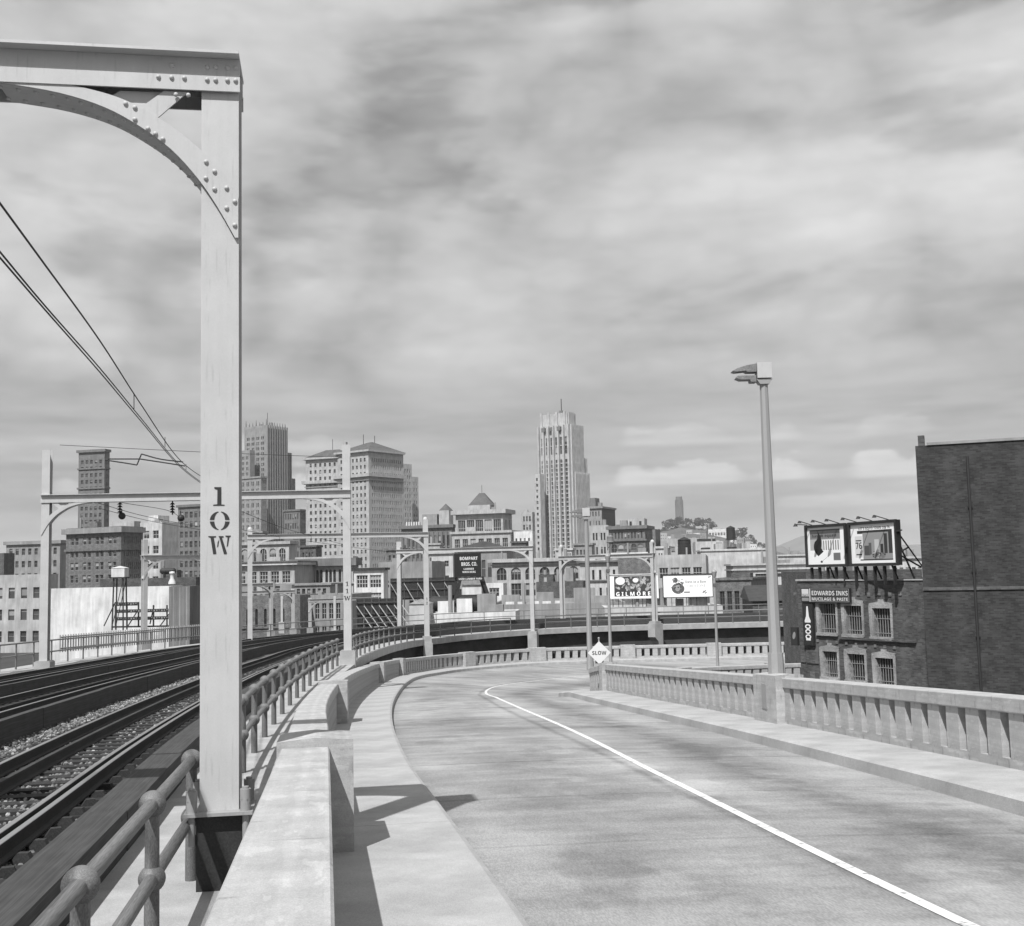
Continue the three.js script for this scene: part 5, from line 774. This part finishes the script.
// --- brick building at the right, with its signs and billboards
const BR = (() => {
  const a = at(797, 580, 66), b = at(921, 580, 58.5), w = Math.hypot(b.x - a.x, b.t - a.t) + 3, turn = Math.atan2(b.t - a.t, b.x - a.x), topY = at(800, 581, 66).y, h = topY - STREET;
  const t = thing('brick_warehouse', 'dark brick warehouse with barred pale-framed windows at the right', 'building', W3(a.x, STREET, a.t), turn);
  const c = Math.cos(turn), s = Math.sin(turn);
  const onWall = (px, py) => { const v = ray(px, py), nx = -s, nt = c, k = (a.x * nx + a.t * nt) / (v.x * nx + nt), X = v.x * k - a.x, T = k - a.t; return [X * c + T * s, v.y * k - STREET]; };
  const T = 0.5, sh = poly([[0, 0], [w, 0], [w, h], [0, h]]);
  const wins = [[[819, 603.5], [837, 633]], [[844.5, 605.5], [863, 634.5]], [[872.5, 608], [892, 637.5]], [[823, 651], [838.5, 677.5]], [[847.5, 653.5], [866, 681]], [[875.5, 657.5], [895, 686]]].map(([p, q]) => { const u = onWall(...p), v = onWall(...q); return { x0: u[0], x1: v[0], y1: u[1], y0: v[1] }; });
  for (const q of wins) { const p = new THREE.Path(); p.moveTo(q.x0, q.y0); p.lineTo(q.x1, q.y0); p.lineTo(q.x1, q.y1); p.lineTo(q.x0, q.y1); p.closePath(); sh.holes.push(p); }
  const wg = new THREE.ExtrudeGeometry(sh, { depth: T, bevelEnabled: false }); wg.translate(0, 0, -T); part(t, 'wall', metres(wg), M.brickDark);
  part(t, 'rear_wall', join([box(0, T, 0, h - 0.01, -16, -T - 0.002), box(w - T, w, 0, h - 0.01, -16, -T - 0.002), box(T + 0.002, w - T - 0.002, 0, h - 0.01, -16, -15.5)]), M.brickDark);
  part(t, 'roof', box(T + 0.003, w - T - 0.003, h - 0.6, h - 0.4, -15.49, -T - 0.003), M.roofDark);
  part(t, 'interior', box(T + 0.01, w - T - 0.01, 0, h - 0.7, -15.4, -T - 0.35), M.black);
  part(t, 'coping', join([box(-0.05, 3.6, h, h + 0.1, -0.4, 0.08), box(3.7, w, h, h + 0.06, -0.4, 0.05)]), M.stonePale);
  for (const [y0, y1, x0, x1] of [[onWall(860, 640)[1], onWall(860, 638)[1], onWall(840, 636)[0], onWall(917, 644)[0]]]) part(t, 'brick_ledge', box(x0, x1, y0, y1, 0.003, 0.14), M.brickDark);
  const r = rng(77);
  for (const q of wins) {
    const sw = 0.2, fr = []; // painted ragged surround, arch hood
    const ring = poly([[q.x0 - sw, q.y0 - 0.12], [q.x1 + sw * 0.6, q.y0 - 0.12], [q.x1 + sw * 0.7, q.y1 + 0.2], [q.x1 + sw, q.y1 + 0.26], [(q.x0 * 0.35 + q.x1 * 0.65), q.y1 + 0.34], [(q.x0 * 0.35 + q.x1 * 0.65), q.y1 + 0.46], [(q.x0 * 0.65 + q.x1 * 0.35), q.y1 + 0.46], [(q.x0 * 0.65 + q.x1 * 0.35), q.y1 + 0.34], [q.x0 - sw, q.y1 + 0.24], [q.x0 - sw * 1.2, q.y1 + 0.02]]);
    const hole = new THREE.Path(); hole.moveTo(q.x0, q.y0); hole.lineTo(q.x0, q.y1); hole.lineTo(q.x1, q.y1); hole.lineTo(q.x1, q.y0); hole.closePath(); ring.holes.push(hole);
    const f = part(t, 'window', extrude(ring, 0.05).translate(0, 0, 0.002), M.roughStone, 'pale painted surround with hood');
    part(f, 'pane', box(q.x0 - 0.02, q.x1 + 0.02, q.y0 - 0.02, q.y1 + 0.02, -0.46, -0.42), M.pane);
    part(f, 'jamb', box(q.x0, q.x0 + 0.03, q.y0, q.y1, -0.4, 0.0), M.roughStone);
    part(f, 'sill', box(q.x0 - sw, q.x1 + sw * 0.6, q.y0 - 0.17, q.y0 - 0.004, 0.054, 0.14), M.roughStone);
    for (let i = 1; i < 7; i++) { const x = mix(q.x0, q.x1, i / 7); part(f, 'bar', box(x - 0.014, x + 0.014, q.y0, q.y1 - (q.y1 - q.y0) * 0.02, -0.17, -0.142), M.steelGrey); }
    for (const k of [0.12, 0.62]) part(f, 'cross_bar', box(q.x0 + 0.03, q.x1, mix(q.y0, q.y1, k), mix(q.y0, q.y1, k) + 0.03, -0.14, -0.12), M.steelGrey);
  }
  { const p = onWall(797.5, 652), q = onWall(806, 662); }
  for (const [x, y0, y1] of [[826, 691, 660]]) 0;
  const pat = (x0, y0, x1, y1, m, d) => { const p = onWall(x0, y1), q = onWall(x1, y0); part(t, 'bricked_panel', box(p[0], q[0], p[1], q[1], 0.002, d), m); };
  pat(807.5, 650, 818.5, 663, M.brickMid, 0.05); pat(801.5, 652, 806, 662, M.brickMid, 0.05); pat(811, 672, 815, 682, M.brickPale, 0.05);
  const anchors = []; for (let i = 0; i < 11; i++) { const p = onWall(795.5 + i * 10.5, 593.5 + (i % 2)); const g = part(t, 'wall_anchor', box(p[0] - 0.1, p[0] + 0.1, p[1] - 0.1, p[1] + 0.1, 0.002, 0.05), M.brickPale); g.rotation.z = 0; }
  for (let i = 0; i < 9; i++) { const p = onWall(818 + i * 9.6, 640.5 + i * 0.9); part(t, 'wall_anchor', box(p[0] - 0.08, p[0] + 0.08, p[1] - 0.08, p[1] + 0.08, 0.002, 0.05), M.brickPale); }
  // signs
  const sg = (name, label, x0, y0, x1, y1, res, fn) => { const p = onWall(x0, y1), q = onWall(x1, y0), u = onWall(x0, y0), o = thing(name, label, 'sign', W3(a.x + p[0] * c, STREET + p[1], a.t + p[0] * s), turn), W = q[0] - p[0], H = u[1] - p[1]; part(o, 'board', box(0, W, 0, H, 0.06, 0.2), M.black); part(o, 'printed_face', new THREE.PlaneGeometry(W - 0.06, H - 0.06).translate(W / 2, H / 2, 0.206), new THREE.MeshStandardMaterial({ map: canvasTex(res[0], res[1], fn), roughness: 0.85 })); };
  sg('ink_maker_sign', 'dark board lettered EDWARDS INKS, MUCILAGE & PASTE over the windows', 804, 588, 852, 602, [1024, 320], (g, w, h) => { g.fillStyle = '#333'; g.fillRect(0, 0, w, h); g.fillStyle = '#c8c8c8'; g.fillRect(8, 10, w * 0.15, h * 0.36); g.fillRect(8, h * 0.4, w * 0.15, h * 0.2); g.fillStyle = '#8a8a8a'; g.fillRect(8, h * 0.7, w * 0.15, h * 0.24); g.fillStyle = '#333'; g.font = 'bold 78px sans-serif'; g.fillText('INKS', 16, h * 0.62, w * 0.13); g.fillStyle = '#eee'; g.fillRect(w * 0.175, 0, 12, h); g.strokeStyle = '#bbb'; g.lineWidth = 5; g.strokeRect(w * 0.2, 8, w * 0.79, h - 16); g.fillStyle = '#cfcfcf'; g.font = 'bold 150px sans-serif'; g.fillText('EDWARDS INKS', w * 0.215, h * 0.5, w * 0.76); g.font = 'bold 104px sans-serif'; g.fillText('MUCILAGE & PASTE', w * 0.215, h * 0.9, w * 0.76); });
  sg('bottle_sign', 'tall narrow sign with a white bottle below the ink board', 806.5, 603.5, 814.5, 645, [192, 900], (g, w, h) => { g.fillStyle = '#262626'; g.fillRect(0, 0, w, h); g.fillStyle = '#dcdcdc'; g.beginPath(); g.moveTo(w * 0.42, h * 0.05); g.lineTo(w * 0.58, h * 0.05); g.lineTo(w * 0.66, h * 0.3); g.lineTo(w * 0.82, h * 0.4); g.lineTo(w * 0.82, h * 0.45); g.lineTo(w * 0.18, h * 0.45); g.lineTo(w * 0.18, h * 0.4); g.lineTo(w * 0.34, h * 0.3); g.fill(); g.strokeStyle = '#e2e2e2'; g.lineWidth = 26; for (const k of [0.55, 0.67, 0.8]) { g.beginPath(); g.ellipse(w / 2, h * k, w * 0.24, h * 0.045, 0, 0, 7); g.stroke(); } g.fillStyle = '#ddd'; g.fillRect(w * 0.25, h * 0.83, w * 0.5, h * 0.06); });
  sg('small_wall_box', 'small framed wall box at the corner of the brick warehouse', 793.8, 627, 799.6, 645, [96, 256], (g, w, h) => { g.fillStyle = '#2c2c2c'; g.fillRect(0, 0, w, h); g.fillStyle = '#888'; g.beginPath(); g.ellipse(w / 2, h * 0.45, w * 0.25, h * 0.22, 0.2, 0, 7); g.fill(); });
  return { a, b, w, turn, onWall, h };
})();
building('rear_brick_parapet', 'dark brick upper wall behind the twin billboards', { xL: 806, xC: 922, yT: 569, d: 72, th: 2, s: 8 }, M.brickDark, { roofMat: M.roofDark, front: { c: 5, r: 1, mx: 0.2, x0: 0.2, x1: 2.6, fw: 0.7, fh: 0.6, top: 0.5, bot: 10 }, cat: 'wall' });
{
  const d0 = 65.5, d1 = 58.6, dm = (px) => mix(d0, d1, (px - 806) / (901 - 806));
  const fig = (g, w, h) => { g.fillStyle = '#e9e9e9'; g.fillRect(0, 0, w, h); const gr = g; gr.fillStyle = '#4a4a4a'; gr.fillRect(w * 0.07, h * 0.06, w * 0.8, h * 0.12); gr.fillStyle = '#777'; gr.fillRect(w * 0.07, h * 0.18, w * 0.8, h * 0.14); gr.fillStyle = '#a8a8a8'; gr.fillRect(w * 0.07, h * 0.32, w * 0.8, h * 0.3); g.fillStyle = '#e9e9e9'; g.fillRect(w * 0.4, h * 0.34, w * 0.46, h * 0.3); g.fillStyle = '#161616'; g.beginPath(); g.moveTo(w * 0.27, h * 0.08); g.quadraticCurveTo(w * 0.42, h * 0.3, w * 0.36, h * 0.56); g.lineTo(w * 0.42, h * 0.66); g.lineTo(w * 0.28, h * 0.78); g.quadraticCurveTo(w * 0.1, h * 0.6, w * 0.2, h * 0.38); g.quadraticCurveTo(w * 0.32, h * 0.3, w * 0.27, h * 0.08); g.fill(); g.fillStyle = '#1a1a1a'; g.font = `bold ${h * 0.11}px sans-serif`; g.fillText('has no equals', w * 0.12, h * 0.27, w * 0.66); g.fillStyle = '#777'; for (let i = 0; i < 7; i++) g.fillRect(w * (0.42 + 0.063 * i), h * 0.36, w * 0.03, h * 0.26); g.fillStyle = '#6a6a6a'; g.fillRect(w * 0.68, h * 0.7, w * 0.18, h * 0.2); g.fillStyle = '#333'; g.beginPath(); g.arc(w * 0.36, h * 0.93, w * 0.03, 0, 7); g.fill(); g.lineWidth = 4; g.strokeStyle = '#444'; g.beginPath(); g.moveTo(w * 0.36, h * 0.93); g.lineTo(w * 0.62, h * 0.72); g.stroke(); };
  const city = (g, w, h) => { g.fillStyle = '#ececec'; g.fillRect(0, 0, w, h); g.fillStyle = '#2a2a2a'; g.fillRect(w * 0.15, h * 0.16, w * 0.77, h * 0.08); g.fillStyle = '#f0f0f0'; g.fillRect(w * 0.17, h * 0.06, w * 0.72, h * 0.1); g.fillStyle = '#222'; g.font = `bold ${h * 0.1}px sans-serif`; g.fillText("LET'S GO TO TOWN ON 76", w * 0.18, h * 0.145, w * 0.7); g.fillStyle = '#8f8f8f'; g.fillRect(w * 0.27, h * 0.22, w * 0.65, h * 0.68); g.fillStyle = '#333'; g.fillRect(w * 0.84, h * 0.2, w * 0.08, h * 0.56); g.fillRect(w * 0.74, h * 0.26, w * 0.07, h * 0.5); g.fillStyle = '#4a4a4a'; g.fillRect(w * 0.3, h * 0.55, w * 0.13, h * 0.25); g.fillStyle = '#555'; g.fillRect(w * 0.4, h * 0.48, w * 0.06, h * 0.3); g.fillStyle = '#bdbdbd'; g.fillRect(w * 0.53, h * 0.4, w * 0.1, h * 0.36); g.fillStyle = '#2c2c2c'; g.fillRect(w * 0.66, h * 0.52, w * 0.06, h * 0.26); g.fillStyle = '#777'; g.beginPath(); g.ellipse(w * 0.62, h * 0.82, w * 0.14, h * 0.09, 0, 0, 7); g.fill(); speck(g, [w * 0.48, w * 0.76], [h * 0.72, h * 0.9], 26, 22, 40, 190, h * 0.025); g.fillStyle = '#1c1c1c'; g.fillRect(w * 0.2, h * 0.9, w * 0.72, h * 0.03); g.fillStyle = '#cfcfcf'; g.fillRect(w * 0.09, h * 0.3, w * 0.17, h * 0.55); g.fillStyle = '#222'; g.font = `bold ${h * 0.24}px sans-serif`; g.fillText('76', w * 0.1, h * 0.63, w * 0.15); g.fillRect(w * 0.11, h * 0.4, w * 0.13, h * 0.03); g.fillRect(w * 0.11, h * 0.76, w * 0.13, h * 0.03); };
  billboard('rooftop_billboard', 'rooftop billboard with a dark curved figure, left of the pair on the brick warehouse', { px: 807.5, d: dm(807) }, { px: 848.5, d: dm(848) }, [526, 522.5], [567, 566], fig, [640, 640], { legs: 1.0, frame: 0.13, lamps: true, group: 'pair of rooftop billboards' });
  billboard('rooftop_billboard', 'rooftop billboard with city street picture, right of the pair on the brick warehouse', { px: 851, d: dm(851) }, { px: 899.5, d: dm(900) }, [523, 518.5], [566, 566.5], city, [760, 640], { legs: 1.0, frame: 0.13, lamps: true, group: 'pair of rooftop billboards' });
  const p = (px, py, d) => { const q = at(px, py, d); return W3(q.x, q.y, q.t); }, t = thing('billboard_stay', 'open steel stay bracing the right end of the rooftop billboards', 'bracket', p(900, 566, 58.8)), m = (v) => v.sub(t.position);
  for (const [a, b] of [[[899, 534, 58.8], [922, 566, 60]], [[900, 555, 58.8], [921, 567, 60]], [[900, 552, 58.8], [908, 547.5, 59.4]], [[896, 531, 58.6], [902, 530, 58.6]]]) part(t, 'strut', bar(m(p(...a)), m(p(...b)), 0.07, 0.07), M.darkSteel);
  const lw = thing('billboard_lamp', 'small lamp on a long arm left of the rooftop billboards', 'lamp', p(807, 525, 65.4)); const l0 = p(807, 525, 65.4); part(lw, 'arm', rod(V(0, 0, 0), p(796, 524.5, 64.6).sub(l0), 0.025), M.darkSteel); part(lw, 'shade', cyl(0.14, 0.05, 0.16, 8).translate(...p(795.5, 526.5, 64.6).sub(l0).toArray()), M.darkSteel);
}
building('tall_brick_wall_block', 'tall speckled brick building at the right edge of the view', { xL: 918.5, xC: 1075, yT: 437, d: 50, th: 21.5, s: 14 }, mat(0.085, { map: tBrick, roughness: 0.95 }), { clutter: 0, roofMat: M.roofDark, extra: (g, w, h) => { const c = part(g, 'chimney', box(0.12, 0.4, h, h + 0.5, -0.9, -0.3), M.brickDark); part(g, 'coping', box(0.5, w, h, h + 0.12, -0.48, 0.06), M.stoneMid); for (const x of [w * 0.34, w * 0.72]) { const p = part(g, 'downpipe', cyl(0.06, 0.06, h - 0.6, 8).translate(x, 0, 0.08), M.darkSteel); for (let i = 1; i < 6; i++) part(p, 'bracket', box(x - 0.1, x + 0.1, h * i / 6, h * i / 6 + 0.06, 0.002, 0.1), M.darkSteel); } part(g, 'string_course', box(0, w, h * 0.62, h * 0.62 + 0.14, 0.002, 0.06), M.brickMid); } });

// ---------------------------------------------------------------- hill with tower, trees, far ridges
function ridge(name, label, pts, d, depth, m) {
  const P = [], I = [], U = [], n = pts.length;
  pts.forEach(([px, py]) => { const q = at(px, py, d), f = at(px, py, d - depth); for (const [x, y, t] of [[f.x, STREET - 2, d - depth], [mix(f.x, q.x, 0.6), mix(STREET, q.y, 0.75), d - depth * 0.4], [q.x, q.y, d], [q.x, STREET - 2, d + depth]]) { const w = W3(x, y, t); P.push(w.x, w.y, w.z); U.push(x * 0.02, t * 0.02); } });
  for (let i = 0; i < n - 1; i++) for (let j = 0; j < 3; j++) { const a = i * 4 + j; I.push(a, a + 4, a + 1, a + 1, a + 4, a + 5); }
  const g = new THREE.BufferGeometry(); g.setAttribute('position', new THREE.Float32BufferAttribute(P, 3)); g.setAttribute('uv', new THREE.Float32BufferAttribute(U, 2)); g.setIndex(I); g.computeVertexNormals(); struct(name, g, m, label);
}
const bumpy = (list, step, amp, seed) => { const out = []; for (let x = list[0][0]; x <= list[list.length - 1][0]; x += step) { let y = 0; for (let i = 1; i < list.length; i++) if (x <= list[i][0]) { y = mix(list[i - 1][1], list[i][1], (x - list[i - 1][0]) / (list[i][0] - list[i - 1][0])); break; } out.push([x, y - amp * (fbm3(x * 0.11, seed, 0.5, 4) - 0.5)]); } return out; };
ridge('hill', 'wooded hill under the round tower', bumpy([[560, 562], [610, 552], [640, 541], [660, 531], [680, 526], [705, 529], [725, 534], [750, 542], [775, 551], [800, 558]], 4, 3, 2.2), 1900, 700, M.hillNear);
ridge('hill_001', 'small dark headland behind the tall lamp', bumpy([[768, 556], [776, 547], [783, 546], [790, 551], [797, 556]], 2, 1, 5.2), 5200, 600, M.hillNear);
ridge('hill_002', 'pale distant ridge across the bay', bumpy([[700, 556], [770, 549], [786, 542], [800, 537], [812, 534], [830, 536], [860, 540], [900, 545], [960, 548], [1100, 552]], 5, 3, 9.2), 7000, 900, M.hillFar);
{
  const d = 1880, b = at(679.8, 524, d), r = PX(4.0, d), h = at(679.3, 498, d).y - b.y, t = thing('round_hill_tower', 'slender round fluted tower on the wooded hilltop', 'tower', W3(b.x, b.y - 12, d));
  const sh = part(t, 'shaft', cyl(r, r * 0.86, h + 8, 24), M.towerGrey);
  for (let i = 0; i < 12; i++) { const a = i / 12 * Math.PI * 2; part(sh, 'flute', cyl(0.8, 0.7, h + 8, 6).translate(Math.cos(a) * r * 0.93, 0, Math.sin(a) * r * 0.93), M.towerGrey); }
  part(t, 'crown', join([cyl(r * 0.92, r * 0.92, 1.5, 24).translate(0, h + 8, 0), cyl(r * 0.8, r * 0.8, 4.5, 24).translate(0, h + 9.5, 0)]), M.towerGrey);
  for (let i = 0; i < 8; i++) { const a = i / 8 * Math.PI * 2 + 0.2; part(t, 'arch_opening', box(-1, 1, h + 2, h + 6.5, r * 0.8, r * 0.97).rotateY(a), M.stoneDark); }
}
{ // hilltop trees: each crown many small leaf clumps
  const leafTri = new THREE.IcosahedronGeometry(1, 0).toNonIndexed();
  function tree(px, py, w, h, label, seed) {
    const d = 1860 - (seed % 5) * 12, q = at(px, py, d), R = PX(w * 0.68, d), H = PX(h * 1.3, d), r = rng(seed * 31 + 7), t = thing('hilltop_tree', label, 'tree', W3(q.x, q.y - 2, d), 0, 'trees on the hilltop');
    part(t, 'trunk', join([cyl(0.9, 0.4, H * 0.7, 6), bar(V(0, H * 0.4, 0), V(R * 0.5, H * 0.75, 0), 0.4, 0.4), bar(V(0, H * 0.45, 0), V(-R * 0.55, H * 0.7, 1), 0.4, 0.4)]), M.bark);
    const list = [], lobes = []; for (let i = 0; i < 9; i++) lobes.push(V((r() - 0.5) * 1.5 * R, H * (0.45 + 0.45 * r()), (r() - 0.5) * 1.2 * R));
    for (let i = 0; i < 260; i++) { const l = lobes[i % 9], a = V(r() - 0.5, r() - 0.5, r() - 0.5).normalize().multiplyScalar(R * 0.42 * Math.cbrt(r())), g = leafTri.clone(), k = R * (0.05 + 0.08 * r()); g.scale(k, k * 0.7, k); g.rotateY(r() * 6); g.translate(l.x + a.x, l.y + a.y * 0.75, l.z + a.z); list.push(g); }
    part(t, 'crown', join(list.map((g) => metres(g))), M.foliage);
  }
  [[668, 533, 13, 12, 'dark hilltop tree left of the round tower'], [675, 530, 11, 11, 'dark hilltop tree at the left foot of the round tower'], [687, 527, 9, 8, 'dark hilltop tree at the right foot of the round tower'], [691, 533, 9, 8, 'low dark hilltop bush right of the round tower'], [662, 536, 8, 8, 'small leftmost hilltop tree'], [682, 534, 9, 7, 'low hilltop tree below the round tower'], [703, 530, 14, 10, 'broad dark tree on the hill right of the tower'], [712, 532, 9, 9, 'smaller tree beside the white hill house'], [742, 543, 10, 13, 'dense tree right of the black water tank'], [749, 547, 8, 12, 'lower tree right of the black water tank'], [757, 549, 7, 8, 'small tree on the hill just left of the tall lamp'], [764, 551, 6, 7, 'smallest tree on the hill touching the tall lamp'], [736, 542, 8, 10, 'tree half hidden by the black water tank'], [720, 539, 10, 7, 'low tree under the white hill house'], [695, 538, 14, 6, 'hedge of trees below the hilltop'], [656, 541, 9, 7, 'low tree at the left foot of the wooded hill'], [664, 543, 10, 7, 'second low tree at the foot of the wooded hill'], [706, 537, 11, 7, 'round tree in front of the white hill house'], [728, 543, 9, 8, 'tree at the foot of the black tank stand'], [752, 552, 8, 6, 'low tree at the right foot of the hill'], [675, 540, 12, 7, 'wide tree halfway up the hill under the tower']].forEach((a, i) => tree(...a, i + 1));
}
building('white_hill_house', 'white banded house on the hill beside the black tank', { xL: 709, xC: 727, xR: 730, yT: 529, d: 1700, th: 14, base: at(718, 552, 1700).y }, M.white, { T: 1, front: { c: 6, r: 3, fw: 0.66, fh: 0.42, top: 1.5, bot: 1 }, extra: (g, w, h) => part(g, 'flagpole', rod(V(1, h, -2), V(1, h + 9, -2), 0.3), M.white) });
[[664, 533, 7], [671, 536, 6], [684, 534, 7], [690, 530, 6], [697, 533, 7], [704, 532.5, 6], [712, 537, 7], [734, 540, 6], [741, 538, 7], [748, 541, 6], [754, 544, 7], [760, 546, 6], [767, 549, 6], [677, 538, 6], [693, 538, 7], [702, 540, 6], [658, 537, 6], [651, 540, 7], [728, 541, 6], [720, 539, 6]].forEach(([x, y, w], i) => building('slope_house', ['pale', 'white', 'grey'][i % 3] + ' little house on the wooded slope, number ' + ['one', 'two', 'three', 'four', 'five', 'six', 'seven', 'eight', 'nine', 'ten', 'eleven', 'twelve', 'thirteen', 'fourteen', 'fifteen', 'sixteen', 'seventeen', 'eighteen', 'nineteen', 'twenty'][[17, 16, 0, 1, 13, 2, 3, 14, 4, 15, 5, 6, 19, 18, 7, 8, 9, 10, 11, 12].indexOf(i)] + ' counting from the left', { xL: x - w / 2, xC: x + w / 2, xR: x + w / 2 + 2, yT: y, d: 1560 + (i % 5) * 22, th: 8 + (i * 7) % 20, base: at(x, y + 11, 1600).y, s: 9 }, [M.stonePale, M.white, M.stoneMid][i % 3], { T: 0.8, clutter: 0, front: { c: 3, r: 3, fw: 0.4, fh: 0.4 }, group: 'houses on the hillside', ...(i % 4 === 1 ? { roof: 'gable', rh: 3, eave: 0.3 } : {}) }));

renderer.render(scene, camera);
